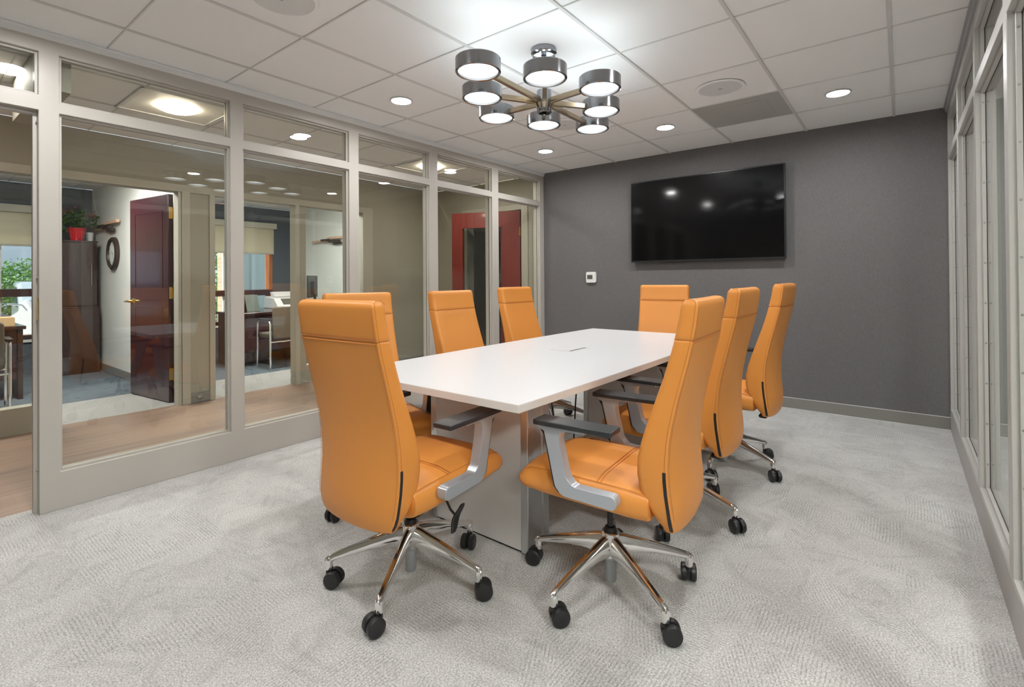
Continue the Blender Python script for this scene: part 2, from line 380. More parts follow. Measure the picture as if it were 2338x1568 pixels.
def fillet(pts, radii, k=4):
    """rounded 2D polygon with k+1 points per corner"""
    out = []; n = len(pts)
    for i in range(n):
        p = Vector(pts[i]); a = (Vector(pts[i - 1]) - p); b = (Vector(pts[(i + 1) % n]) - p); r = radii[i]
        la, lb = a.length, b.length; a.normalize(); b.normalize()
        ang = a.angle(b); d = min(r / math.tan(ang / 2), la * 0.49, lb * 0.49); r2 = d * math.tan(ang / 2)
        c = p + (a + b).normalized() * (r2 / math.sin(ang / 2))
        p0, p1 = p + a * d - c, p + b * d - c
        a0 = math.atan2(p0.y, p0.x); a1 = math.atan2(p1.y, p1.x); da = (a1 - a0 + PI) % (2 * PI) - PI
        for j in range(k + 1):
            t = a0 + da * j / k; out.append((c.x + r2 * math.cos(t), c.y + r2 * math.sin(t)))
    return out

# ---------------------------------------------------------------- structure: floors
EXT_X = 3.3
struct(MB().box(XL - 0.12, EXT_X, YB, YG + 0.12, -0.05, 0).build('floor', MT['carpet']))
struct(MB().box(-5.46, XL - 0.121, YB, 7.0, -0.05, 0).build('floor_corridor', MT['wood_floor']))
struct(MB().box(-6.40, -5.461, YB, 4.8, -0.05, 0).build('floor_threshold', MT['office_carpet']))
struct(MB().box(XB, -6.401, YB, 4.8, -0.05, 0).build('floor_office', MT['blue_carpet']))

# ceilings with tee bars
def ceiling(name, x0, x1, y0, y1, gx, gy, holes=()):
    o = struct(MB().box(x0, x1, y0, y1, ZC + 0.004, ZC + 0.05).build(name, MT['tile']))
    g = MB()
    x = gx - 0.61 * math.floor((gx - x0) / 0.61)
    while x < x1:
        g.box(x - 0.0085, x + 0.0085, y0, y1, ZC - 0.003, ZC + 0.0045); x += 0.61
    y = gy - 0.61 * math.floor((gy - y0) / 0.61)
    while y < y1:
        g.box(x0, x1, y - 0.0038, y + 0.0038, ZC - 0.0012, ZC + 0.0045); y += 0.61
    g.build('ceiling_grid', MT['tbar'], o)
    return o
ceiling('ceiling', XL, XR, YB, YG, -3.089, 0.164)
ceiling('ceiling_corridor', XF, XL - 0.12, YB, 5.05, -3.895, 1.09)
ceiling('ceiling_office', XB, XF - 0.12, YB, 4.7, -7.2, 0.4)
ceiling('ceiling_side', XR + 0.12, EXT_X, YB, YG, 0.9, 0.1)

# far gray wall, back wall, outer shells
struct(MB().box(XL - 0.10, EXT_X, YG, YG + 0.12, 0, ZC + 0.05).build('wall_back', MT['gray_wall']))
b_ = struct(MB().box(XL, XR, YG - 0.011, YG, 0.010, 0.098).build('baseboard_back', MT['base_gray'], bevel=0.002))
MB().box(XL, XR, YG - 0.012, YG, 0.0985, 0.1015).box(XL, XR, YG - 0.016, YG, 0.001, 0.009).build('edge_line', MT['dl_trim'], b_)
struct(MB().box(XR + 0.12, EXT_X, YG - 0.011, YG, 0.006, 0.098).build('baseboard_side', MT['base_gray'], bevel=0.003))
struct(MB().box(XB - 0.2, EXT_X + 0.1, YB - 0.12, YB, 0, ZC + 0.05).build('wall_front', MT['beige']))
struct(MB().box(EXT_X, EXT_X + 0.1, YB, YG, 0, ZC + 0.05).build('wall_side', MT['gray_wall']))

# left glazed partition: posts, sill, transom, header in one frame
XLb = XL - 0.10
posts = [(0.500, 0.580), (1.418, 1.498), (2.305, 2.394), (3.160, 3.262), (4.053, 4.160), (4.943, 5.03)]
holes = [(-0.45, 0.50, 0.0, 2.057), (-0.45, 0.50, 2.135, 2.357)]
for i in range(5):
    a, b = posts[i][1], posts[i + 1][0]; holes += [(a, b, 0.195, 2.057), (a, b, 2.112, 2.360)]
f_ = MB().wallp('x', XLb, XL, YB, YG, 0.0, ZC, holes)
wl = struct(f_.build('wall_left', MT['frame'], bevel=0.0025))
s_ = MB().box(XL - 0.002, XL + 0.011, YB, YG, 2.425, 2.457).box(XL - 0.002, XL + 0.022, YB, YG, 2.452, 2.459)
struct(s_.build('trim_1', MT['edge_trim'], bevel=0.001))

def glazing(idx, xf, sgn, y0, y1, z0, z1, framemat, screws=False, wide=0.012):
    """pane with its stop beads; sgn=+1 when the room side faces +x"""
    xg = xf - sgn * 0.040
    lo, hi = sorted((xg - 0.003, xg + 0.003))
    w_ = struct(MB().box(lo, hi, y0 + 0.002, y1 - 0.002, z0 + 0.002, z1 - 0.002).build('window_%d' % idx, MT['glass']))
    st = MB()
    for side in (1, -1):
        xa = xg + side * 0.0045; xb = xg + side * 0.019
        a, b = sorted((xa, xb))
        st.box(a, b, y0, y0 + wide, z0, z1); st.box(a, b, y1 - wide, y1, z0, z1)
        st.box(a, b, y0 + wide, y1 - wide, z0, z0 + wide); st.box(a, b, y0 + wide, y1 - wide, z1 - wide, z1)
    st.build('window_stop', framemat, w_, bevel=0.001)
    ga = MB()
    a, b = xg - 0.0042, xg + 0.0042
    ww = wide * 0.55
    ga.box(a, b, y0, y0 + ww, z0, z1); ga.box(a, b, y1 - ww, y1, z0, z1); ga.box(a, b, y0 + ww, y1 - ww, z0, z0 + ww); ga.box(a, b, y0 + ww, y1 - ww, z1 - ww, z1)
    ga.build('gasket', MT['gasket'], w_)
    if screws:
        sc = MB()
        zz = z0 + 0.12
        while zz < z1:
            for yy, d in ((y1 - wide, -1),):
                x_ = xg - sgn * -0.012
                sc.lathe([(0.0045, 0), (0.004, -0.0016)], 8, (x_, yy, zz), 'y')
            zz += 0.19
        sc.build('screw', MT['screw'], w_)
    return w_
wi = 1
for i in range(5):
    a, b = posts[i][1], posts[i + 1][0]
    glazing(wi, XL, 1, a, b, 0.195, 2.057, MT['frame']); wi += 1
    glazing(wi, XL, 1, a, b, 2.112, 2.360, MT['frame']); wi += 1
glazing(wi, XL, 1, -0.45, 0.50, 2.135, 2.357, MT['frame']); wi += 1
# doorway stop and strike on the near jamb
j_ = MB().box(XLb + 0.02, XL - 0.045, 0.484, 0.500, 0, 2.057).box(XLb + 0.02, XL - 0.045, -0.45, 0.484, 2.040, 2.057)
struct(j_.build('door_1', MT['frame'], bevel=0.001))
d1 = bpy.data.objects['door_1']
MB().box(XL - 0.042, XL - 0.008, 0.4965, 0.500, 0.985, 1.10).build('strike_plate', MT['brass'], d1, bevel=0.001)
for zz in (0.22, 1.20, 2.0):
    MB().lathe([(0.006, 0), (0.006, -0.003), (0.003, -0.005)], 10, (XL - 0.035, 0.4995, zz), 'y').build('door_bumper', MT['screw'], d1, smooth=True)

# right glazed partition
XRb = XR + 0.10
rposts = [(-0.40, -0.33), (0.52, 0.59), (1.425, 1.495), (2.330, 2.400), (3.240, 3.300), (4.165, 4.235), (4.985, 5.03)]
holes = []
for i in range(6):
    a, b = rposts[i][1], rposts[i + 1][0]; holes += [(a, b, 0.168, 2.057), (a, b, 2.112, 2.360)]
f_ = MB().wallp('x', XR, XRb, YB, YG, 0.150, ZC, holes)
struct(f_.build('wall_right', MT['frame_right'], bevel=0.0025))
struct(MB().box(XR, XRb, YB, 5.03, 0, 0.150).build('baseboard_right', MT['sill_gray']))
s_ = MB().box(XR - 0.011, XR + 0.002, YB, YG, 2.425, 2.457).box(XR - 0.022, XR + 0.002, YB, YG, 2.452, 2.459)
struct(s_.build('trim_2', MT['edge_trim_shaded'], bevel=0.001))
for i in range(6):
    a, b = rposts[i][1], rposts[i + 1][0]
    glazing(wi, XR, -1, a, b, 0.168, 2.057, MT['frame_right'], screws=(i >= 2)); wi += 1
    glazing(wi, XR, -1, a, b, 2.112, 2.360, MT['frame_right']); wi += 1

# ---------------------------------------------------------------- corridor and offices
X2 = XF - 0.12
c_ = MB().wallp('x', X2, XF, YB, 5.05, 0.0, ZC, [(-0.25, 0.80, 0.205, 2.03), (0.90, 1.78, 0.0, 2.03), (2.07, 2.91, 0.0, 2.03), (3.035, 3.80, 0.20, 2.03)])
struct(c_.build('wall_corridor', MT['beige']))
t_ = MB().wallp('x', XF, XF + 0.014, -0.33, 3.95, 0.0, 2.10, [(-0.25, 0.80, 0.0, 2.03), (0.90, 1.78, 0.0, 2.03), (1.85, 2.02, 0.0, 2.03), (2.07, 2.91, 0.0, 2.03), (2.955, 3.80, 0.0, 2.03)])
struct(t_.build('trim_3', MT['casing'], bevel=0.002))
struct(MB().box(X2, XF - 0.0, 1.752, 1.78, 0, 2.03).build('door_2', MT['casing'], bevel=0.002))
struct(MB().box(XF - 0.055, XF - 0.049, -0.25, 0.80, 0.205, 2.03).build('window_%d' % wi, MT['glass'])); wi += 1
struct(MB().box(XF - 0.055, XF - 0.049, 3.035, 3.80, 0.20, 2.03).build('window_%d' % wi, MT['glass'])); wi += 1
struct(MB().box(XF, XF + 0.012, 1.85, 2.02, 0.004, 0.10).build('baseboard_corridor', MT['base_gray'], bevel=0.002))
struct(MB().box(XF, XF + 0.012, 3.95, 5.05, 0.004, 0.10).build('baseboard_corridor_end', MT['base_gray'], bevel=0.002))
# soffit dropping from the corridor ceiling
struct(MB().box(-4.454, XLb, 0.525, 0.645, 2.203, ZC).build('ceiling_soffit', MT['beige']))
# corridor end wall with the cherry door
e_ = MB().wallp('y', 5.05, 5.17, XF, XLb, 0.0, ZC, [(-4.74, -3.80, 0.0, 2.07)])
struct(e_.build('wall_end', MT['beige']))
struct(MB().box(-3.80, -3.70, 5.036, 5.05, 0, 2.13).box(-4.84, -4.74, 5.036, 5.05, 0, 2.13).box(-4.74, -3.80, 5.036, 5.05, 2.06, 2.13).build('trim_4', MT['casing'], bevel=0.002))
struct(MB().box(-5.4, -3.4, 6.6, 6.7, 0, ZC).box(-5.5, -5.4, 5.17, 6.7, 0, ZC).box(-3.4, -3.3, 5.17, 6.7, 0, ZC).box(-5.5, -3.3, 5.17, 6.7, ZC, ZC + 0.05).build('wall_beyond', MT['beige']))
# office partitions and outer wall with two windows
struct(MB().box(XB, X2, 1.84, 1.95, 0, ZC).build('wall_office', MT['office_white']))
struct(MB().box(XB, X2 - 0.0, 1.828, 1.84, 0, 0.10).build('baseboard_office', MT['base_gray'], bevel=0.002))
struct(MB().box(XB, X2, 4.70, 4.80, 0, ZC).build('wall_office_side', MT['office_white']))
XW = XB - 0.18
W1, W2 = (-0.35, 1.30), (2.55, 4.36)
o_ = MB().wallp('x', XW, XB, YB, 4.8, 0.0, ZC, [(W1[0], W1[1], 0.44, 2.16), (W2[0], W2[1], 0.44, 2.16)])
struct(o_.build('wall_outer', MT['office_blue']))
def office_window(n, a, b, rail, mull):
    g = struct(MB().box(XW + 0.07, XW + 0.078, a, b, 0.44, 2.16).build('window_%d' % n, MT['outer_glass']))
    fr = MB().box(XW + 0.04, XB + 0.01, a, a + 0.05, 0.44, 2.16).box(XW + 0.04, XB + 0.01, b - 0.06, b, 0.44, 2.16).box(XW + 0.04, XB + 0.01, a, b, 2.10, 2.16)
    fr.build('window_frame', MT['orange_wood'], g, bevel=0.003)
    rl = MB().box(XW + 0.03, XB + 0.03, a, b, rail - 0.05, rail + 0.05).box(XW + 0.03, XB + 0.02, a, b, 0.44, 0.50)
    rl.build('window_rail', MT['mahogany'], g, bevel=0.006)
    MB().box(XW + 0.05, XW + 0.10, mull - 0.025, mull + 0.025, 0.44, 2.16).build('window_mullion', MT['white_plastic'], g, bevel=0.002)
    MB().box(XB, XB + 0.03, a - 0.02, b + 0.02, 0.405, 0.44).build('window_sill', MT['white_plastic'], g, bevel=0.003)
    return g
office_window(wi, *W1, 1.045, 0.93); wi += 1
office_window(wi, *W2, 0.97, 3.60); wi += 1
def shade(a, b, zt, zb, label):
    t = thing('roller_shade', (XB + 0.03, (a + b) / 2, zt), label, 'window shade', 'cream roller shades')
    h = (b - a) / 2
    MB().box(0.0, 0.09, -h - 0.03, h + 0.03, -0.02, 0.075).build('cassette', MT['shade_box'], t, bevel=0.004)
    MB().box(0.030, 0.034, -h, h, zb - zt, -0.02).build('shade_fabric', MT['shade'], t)
    MB().box(0.022, 0.042, -h, h, zb - zt - 0.025, zb - zt).build('hem_bar', MT['shade_box'], t, bevel=0.004)
shade(W1[0], W1[1], 2.09, 1.665, 'cream roller shade half down over the window of the nearer office')
shade(W2[0], W2[1], 2.115, 1.665, 'cream roller shade half down with a sunlit corner in the farther office')

# mahogany office door standing open, hinged on the corridor wall
def open_door(name, hinge, free, zt, label, m):
    hx, hy = hinge; L_ = math.hypot(free[0] - hx, free[1] - hy); a = math.atan2(free[1] - hy, free[0] - hx)
    return thing(name, (hx, hy, 0.008), label, 'door', None, a), L_
dr, DL = open_door('office_door', (-5.600, 1.775), (-6.385, 1.672), 2.03, 'dark mahogany door standing open into the nearer office', None)
zt = 2.02
dp = MB().box(0, DL, 0, 0.044, 0, zt); dp.build('door_leaf', MT['mahogany'], dr, bevel=0.002)
pn = MB()
for z0, z1 in ((0.14, 0.92), (1.10, 1.87)):
    for a, b in ((0.11, DL - 0.11),):
        pn.box(a, b, 0.0435, 0.047, z0, z0 + 0.012).box(a, b, 0.0435, 0.047, z1 - 0.012, z1).box(a, a + 0.012, 0.0435, 0.047, z0, z1).box(b - 0.012, b, 0.0435, 0.047, z0, z1)
pn.build('panel_moulding', MT['mahogany'], dr)
for zz in (0.21, 1.00, 1.78):
    h_ = MB().box(-0.003, 0.0, 0.004, 0.040, zz, zz + 0.115).box(-0.034, -0.003, -0.003, 0.0005, zz, zz + 0.115).lathe([(0.007, 0), (0.007, 0.115)], 12, (-0.004, -0.004, zz))
    h_.build('hinge', MT['brass'], dr, bevel=0.0008)
hn = MB().lathe([(0.032, 0.0), (0.030, 0.008), (0.012, 0.012), (0.012, 0.045)], 20, (DL - 0.07, 0.044, 0.965), 'y')
hn.tube([(DL - 0.07, 0.085, 0.965), (DL - 0.03, 0.088, 0.967), (DL + 0.035, 0.082, 0.962)], [0.011, 0.010, 0.007], 10)
hn.build('lever_handle', MT['brass'], dr, smooth=True)

# cherry door with a narrow glass light, open towards the corridor
cd, CL = open_door('cherry_door', (-3.815, 5.032), (-4.70, 4.70), 2.05, 'bright cherry red door with a glass light, ajar at the corridor end', None)
q = MB()
g0, g1, gz0, gz1 = 0.245, CL - 0.145, 0.30, 1.85
q.wallp('y', -0.044, 0, 0, CL, 0, 2.04, [(g0, g1, gz0, gz1)])
q.build('door_leaf', MT['red_door'], cd)
MB().box(g0, g1, -0.026, -0.020, gz0, gz1).build('door_glass', MT['glass'], cd)
q = MB()
for a, b, c, d in ((g0, g0 + 0.012, gz0, gz1), (g1 - 0.012, g1, gz0, gz1), (g0, g1, gz0, gz0 + 0.012), (g0, g1, gz1 - 0.012, gz1)):
    q.box(a, b, -0.050, 0.006, c, d)
q.build('glass_stop', MT['red_door'], cd)
for zz in (0.2, 0.95, 1.72):
    MB().box(-0.006, 0.006, -0.004, 0.010, zz, zz + 0.11).build('hinge', MT['brass'], cd, bevel=0.001)
MB().lathe([(0.028, 0.0), (0.026, 0.01), (0.011, 0.014), (0.011, 0.05)], 16, (CL - 0.06, 0.0, 0.96), 'y').tube([(CL - 0.06, 0.05, 0.96), (CL - 0.14, 0.05, 0.96)], 0.009, 8).build('lever_handle', MT['brass'], cd, smooth=True)

# ---------------------------------------------------------------- ceiling fixtures
def downlight(x, y, label, r=0.067, lm='downlight'):
    t = thing('downlight', (x, y, ZC), label, 'ceiling light', 'recessed round downlights')
    MB().lathe([(r + 0.012, 0.0), (r + 0.011, -0.004), (r + 0.002, -0.005), (r, -0.002), (r, 0.004)], 32, cap=False).build('trim_ring', MT['dl_trim'], t, smooth=True)
    MB().lathe([(r, 0.0015), (0.001, 0.0015)], 32, cap=False).build('lens', MT[lm], t)
    return t
DLX = (-2.81, -1.575, -0.34)
dl_labels = {(0, 0): 'recessed downlight beside the glass partition, out of view near the doorway',
 (1, 0): 'recessed downlight near the middle of the room behind the viewpoint', (2, 0): 'recessed downlight above the viewpoint',
 (0, 1): 'bright recessed downlight left of the chandelier, beside the glass partition',
 (2, 1): 'recessed downlight right of the chandelier above the right glass wall',
 (0, 2): 'small recessed downlight in the far left corner of the room ceiling', (1, 2): 'recessed downlight in front of the television, just left of the gray vent',
 (2, 2): 'recessed downlight at far right, right of the gray vent'}
for i, x in enumerate(DLX):
    for j, y in enumerate((0.48, 2.31, 4.14)):
        if (i, j) == (1, 1): continue
        downlight(x, y, dl_labels[(i, j)])
for y, lb in ((0.48, 'corridor downlight by the soffit, seen through the transom over the doorway'), (2.32, 'corridor downlight seen through the second transom pane'), (4.22, 'corridor downlight seen through the fourth transom pane')):
    downlight(-4.24, y, lb, lm='downlight_corr')

def speaker(x, y, label):
    t = thing('ceiling_speaker', (x, y, ZC), label, 'speaker', 'round ceiling speakers')
    MB().lathe([(0.155, 0.0), (0.152, -0.007), (0.138, -0.008), (0.136, -0.005)], 48, cap=False).build('trim_ring', MT['tile'], t, smooth=True)
    MB().lathe([(0.137, -0.0055), (0.001, -0.0055)], 48, cap=False).build('grille', MT['speaker'], t)
    MB().box(-0.012, 0.012, -0.004, 0.004, -0.0068, -0.0055).build('badge', MT['base_gray'], t)
speaker(-0.957, 3.518, 'round white ceiling speaker next to the gray vent')
speaker(-2.20, 3.53, 'round ceiling speaker half hidden behind the chandelier')
speaker(-2.20, 1.13, 'round ceiling speaker cut by the top edge of the picture')
speaker(-0.957, 1.13, 'round ceiling speaker above the right glass wall near the viewpoint')
v_ = thing('ceiling_vent', (-0.954, 4.129, ZC), 'square gray perforated vent panel in the ceiling before the television', 'vent')
MB().box(-0.298, 0.298, -0.298, 0.298, -0.001, 0.0035).build('perforated_panel', MT['vent'], v_)
MB().box(-0.19, 0.19, -0.19, 0.19, -0.0035, -0.001).build('damper_plate', MT['vent'], v_)

def troffer(y, label):
    t = thing('troffer', (-4.2, y, ZC), label, 'ceiling light', 'square recessed corridor lights')
    q = MB(); h = 0.297
    for s in range(4):
        c, sn = math.cos(s * PI / 2), math.sin(s * PI / 2)
        P = [(-h, -h, -0.002), (h, -h, -0.002), (0.14, -0.14, 0.0035), (-0.14, -0.14, 0.0035)]
        q.quad(*[(c * a - sn * b, sn * a + c * b, z) for a, b, z in P])
    q.build('reflector', MT['troffer_white'], t)
    e = 0.012
    MB().box(-h, h, -h, -h + e, -0.008, -0.001).box(-h, h, h - e, h, -0.008, -0.001).box(-h, -h + e, -h, h, -0.008, -0.001).box(h - e, h, -h, h, -0.008, -0.001).build('frame', MT['dl_trim'], t)
    MB().lathe([(0.13, 0.0), (0.126, -0.012), (0.10, -0.024), (0.055, -0.031), (0.001, -0.033)], 40, cap=False).build('glowing_lens', MT['troffer'], t, smooth=True)
troffer(1.36, 'square corridor light with glowing round lens, seen through the first transom pane')
troffer(3.87, 'square corridor light with glowing round lens, seen through the third transom pane')

def add_fill_panel(x, y, label):  # unseen panels added to brighten the offices and the room beyond the glass
    t = thing('fill_panel_light', (x, y, ZC), label, 'ceiling light', 'added fill light panels out of view')
    MB().box(-0.30, 0.30, -0.30, -0.28, -0.012, -0.001).box(-0.30, 0.30, 0.28, 0.30, -0.012, -0.001).box(-0.30, -0.28, -0.28, 0.28, -0.012, -0.001).box(0.28, 0.30, -0.28, 0.28, -0.012, -0.001).build('frame', MT['dl_trim'], t)
    MB().box(-0.28, 0.28, -0.28, 0.28, -0.008, -0.002).build('glowing_panel', MT['panel'], t)
add_fill_panel(-6.35, 0.9, 'unseen light panel added to brighten the nearer office, hidden by the door header')
add_fill_panel(-6.35, 3.3, 'unseen light panel added to brighten the farther office, hidden by the door header')
add_fill_panel(1.75, 0.2, 'unseen light panel added to brighten the room beyond the right glass wall, nearer one')
add_fill_panel(1.75, -1.2, 'unseen light panel added to brighten the room beyond the right glass wall, farther one')

# ---------------------------------------------------------------- chandelier
ch = thing('chandelier', (-1.567, 2.300, 2.145), 'gunmetal chandelier of eight glowing drum lamps on bronze arms over the table', 'chandelier')
MB().lathe([(0.0, 0.315), (0.072, 0.315), (0.072, 0.292), (0.066, 0.286), (0.062, 0.276), (0.0, 0.272)], 40, cap=False).build('canopy', MT['gunmetal'], ch, smooth=True)
rd = MB().lathe([(0.007, 0.06), (0.007, 0.28)], 12)
rd.lathe([(0.016, 0.245), (0.016, 0.262), (0.006, 0.274)], 16)
rd.build('stem', MT['gunmetal'], ch, smooth=True)
hb = MB().lathe([(0.0, 0.085), (0.040, 0.085), (0.041, 0.082), (0.041, -0.037), (0.038, -0.041), (0.030, -0.041), (0.030, -0.030), (0.0, -0.030)], 32, cap=False)
hb.lathe([(0.010, -0.030), (0.010, -0.05), (0.004, -0.056), (0.004, -0.064)], 12)
hb.build('hub', MT['gunmetal'], ch, smooth=True)
lamp_xy = [(0.012, -0.565), (0.212, -0.302), (0.354, -0.012), (0.195, 0.300), (-0.012, 0.570), (-0.212, 0.303), (-0.353, 0.006), (-0.200, -0.298)]
for (x, y) in lamp_xy:
    r = math.hypot(x, y); u = Vector((x / r, y / r, 0)); n = Vector((-u.y, u.x, 0))
    arm = MB(); rings = []
    for d, hw, z0, z1 in ((0.040, 0.006, -0.020, 0.030), (0.055, 0.011, 0.006, 0.036), (r - 0.100, 0.0115, 0.012, 0.038)):
        p = u * d
        rings.append([(p + n * hw + Z0 * z0), (p - n * hw + Z0 * z0), (p - n * hw + Z0 * z1), (p + n * hw + Z0 * z1)])
    arm.loft(rings).build('arm', MT['bronze'], ch, bevel=0.0015)
    R_ = 0.107
    d_ = MB().lathe([(R_ - 0.010, 0.002), (R_ - 0.004, 0.0), (R_, 0.004), (R_, 0.064), (R_ - 0.004, 0.068), (R_ - 0.012, 0.066), (R_ - 0.012, 0.004), (R_ - 0.010, 0.002)], 56, (x, y, 0), cap=False)
    dm = d_.build('lamp_drum', MT['gunmetal'], ch, smooth=True)
    MB().lathe([(R_ - 0.011, 0.010), (R_ - 0.03, 0.0145), (0.045, 0.020), (0.001, 0.022)], 48, cap=False).build('diffuser', MT['lampwhite'], dm, smooth=True, loc=(x, y, 0))
    MB().lathe([(R_ - 0.0125, 0.052), (0.001, 0.052)], 48, (x, y, 0), cap=False).build('upper_lens', MT['lampup'], dm)

# ---------------------------------------------------------------- television, thermostat
tv = thing('television', (-1.541, YG, 1.343), 'large black flat television mounted on the gray wall', 'television')
TW, TH = 0.734, 0.849
tv.rotation_euler = (rad(0.4), 0, 0)
MB().box(-TW, TW, -0.066, -0.030, 0, TH).build('bezel', MT['bezel'], tv, bevel=0.003)
MB().box(-TW + 0.011, TW - 0.011, -0.0675, -0.0655, 0.016, TH - 0.011).build('screen', MT['screen'], tv)
MB().box(-0.62, 0.62, -0.030, -0.018, 0.05, TH - 0.2).build('rear_housing', MT['bezel'], tv, bevel=0.006)
MB().box(-0.30, 0.30, -0.020, -0.006, 0.2, 0.62).build('wall_bracket', MT['black'], tv)
th = thing('thermostat', (-2.788, YG, 1.188), 'small white thermostat on the gray wall left of the television', 'thermostat')
MB().prism(fillet([(-0.063, -0.062), (0.063, -0.062), (0.063, 0.062), (-0.063, 0.062)], [0.018] * 4), -0.026, 0.0, 'y').build('housing', MT['white_plastic'], th, bevel=0.004)
MB().box(-0.045, 0.022, -0.0275, -0.0255, -0.020, 0.028).build('display', MT['lcd'], th)
MB().box(0.034, 0.052, -0.029, -0.0255, -0.040, 0.040).build('button_bar', MT['white_plastic'], th, bevel=0.003)

# ---------------------------------------------------------------- table
TX0, TX1, TY0, TY1, TZ = -2.135, -1.052, 1.372, 3.86, 0.740
tb = thing('conference_table', ((TX0 + TX1) / 2, (TY0 + TY1) / 2, 0), 'long white conference table on two gray slab pedestals', 'table')
cx, cy = (TX0 + TX1) / 2, (TY0 + TY1) / 2
hx, hy = (TX1 - TX0) / 2, (TY1 - TY0) / 2
def boat(e, n=14):
    P = []
    for i in range(n + 1):
        t = -1 + 2 * i / n; P.append((hx + e + 0.018 * (1 - t * t), t * (hy + e)))
    for i in range(n + 1):
        t = 1 - 2 * i / n; P.append((-hx - e - 0.018 * (1 - t * t), t * (hy + e)))
    return P
MB().prism(boat(0), TZ - 0.030, TZ - 0.0015, 'z').build('tabletop', MT['top_edge'], tb, bevel=0.001)
MB().prism(boat(-0.0006), TZ - 0.0015, TZ, 'z').build('white_surface', MT['top_white'], tb)
def pedestal(y0, y1):
    x0, x1 = -1.855 - cx, -1.255 - cx; a, b = y0 - cy, y1 - cy
    p = MB().box(x0 + 0.040, x1 - 0.040, a, b, 0.012, TZ - 0.030).build('pedestal', MT['ped'], tb, bevel=0.001)
    for s, xx in ((-1, x0), (1, x1)):
        lo, hi = sorted((xx, xx - s * 0.040)); l2, h2 = sorted((xx - s * 0.008, xx - s * 0.040))
        P = [(lo, a - 0.002), (hi, a - 0.002), (hi, b + 0.002), (lo, b + 0.002)]
        if s > 0: P = [(lo, a - 0.002), (hi, a - 0.002), (hi, a + 0.045), (h2, a + 0.045), (h2, b - 0.045), (hi, b - 0.045), (hi, b + 0.002), (lo, b + 0.002)]
        else: P = [(lo, a - 0.002), (hi, a - 0.002), (hi, b + 0.002), (lo, b + 0.002), (lo, b - 0.045), (l2, b - 0.045), (l2, a + 0.045), (lo, a + 0.045)]
        MB().prism(P, 0.004, TZ - 0.031, 'z').build('corner_post', MT['ped_post'], p, bevel=0.006, bseg=3)
    MB().box(x0 + 0.05, x1 - 0.05, a + 0.01, b - 0.01, 0.0, 0.013).build('foot', MT['black'], p)
pedestal(1.700, 1.855); pedestal(3.205, 3.36)
g_ = thing('power_box', (-1.628, 2.655, TZ), 'flush white power box with a dark slot set in the table top', 'power box', None)
MB().box(-0.083, 0.083, -0.10, 0.10, 0.0002, 0.002).build('lid', MT['dl_trim'], g_, bevel=0.0005)
MB().box(0.048, 0.062, -0.095, 0.095, 0.0014, 0.0024).build('slot', MT['black'], g_)
tag(MB().tube([(-1.53, 2.60, 0.710), (-1.525, 2.57, 0.62), (-1.50, 2.50, 0.45), (-1.49, 2.46, 0.25), (-1.50, 2.45, 0.02), (-1.52, 2.52, 0.006), (-1.60, 2.9, 0.006), (-1.60, 3.15, 0.006)], 0.0045, 8).build('power_cable', MT['black'], smooth=True),
    'thin black cable hanging from under the table to the floor', 'cable')

# ---------------------------------------------------------------- chair
def ring_back(z, w, yf, yr, bow, inset=0.0, rf=0.022, rr=0.006):
    """closed section of the backrest at height z (y forward), rear face bowed outwards"""
    w -= inset; yf -= inset; yr += inset
    pts = fillet([(-w, yr), (w, yr), (w, yf), (-w, yf)], [rr, rr, rf, rf], 4)
    # rear-left corner pts 0..4, rear-right 5..9, front-right 10..14, front-left 15..19
    rear = []
    a, b = Vector(pts[4]), Vector(pts[5]); n = 12
    for i in range(1, n):
        t = i / n; p = a.lerp(b, t); s = 2 * t - 1; rear.append((p.x, p.y - bow * (1 - s * s) ** 0.8))
    front = []
    a, b = Vector(pts[14]), Vector(pts[15])
    for i in range(1, 7):
        t = i / 7; p = a.lerp(b, t); s = 2 * t - 1; front.append((p.x, p.y - 0.006 * (1 - s * s)))
    return [(x, y, z) for x, y in pts[:5] + rear + pts[5:15] + front + pts[15:]]

BACK = [ # z, half width, front y, rear y, bow
 (0.362, 0.184, -0.256, -0.298, 0.018), (0.378, 0.194, -0.244, -0.298, 0.026), (0.402, 0.202, -0.228, -0.297, 0.030), (0.44, 0.206, -0.205, -0.293, 0.036),
 (0.48, 0.208, -0.188, -0.288, 0.038), (0.53, 0.209, -0.178, -0.284, 0.038), (0.58, 0.209, -0.179, -0.284, 0.037), (0.64, 0.208, -0.193, -0.288, 0.033), (0.70, 0.207, -0.212, -0.297, 0.028),
 (0.78, 0.205, -0.240, -0.315, 0.020), (0.86, 0.204, -0.268, -0.336, 0.013), (0.94, 0.203, -0.292, -0.357, 0.008), (0.978, 0.203, -0.302, -0.366, 0.006)]
def interp(z):
    T = BACK + [(1.05, 0.202, -0.318, -0.378, 0.004), (1.115, 0.202, -0.328, -0.386, 0.002)]
    for a, b in zip(T, T[1:]):
        if z <= b[0]:
            t = (z - a[0]) / (b[0] - a[0]); return tuple(a[i] + t * (b[i] - a[i]) for i in range(5))
    return T[-1]

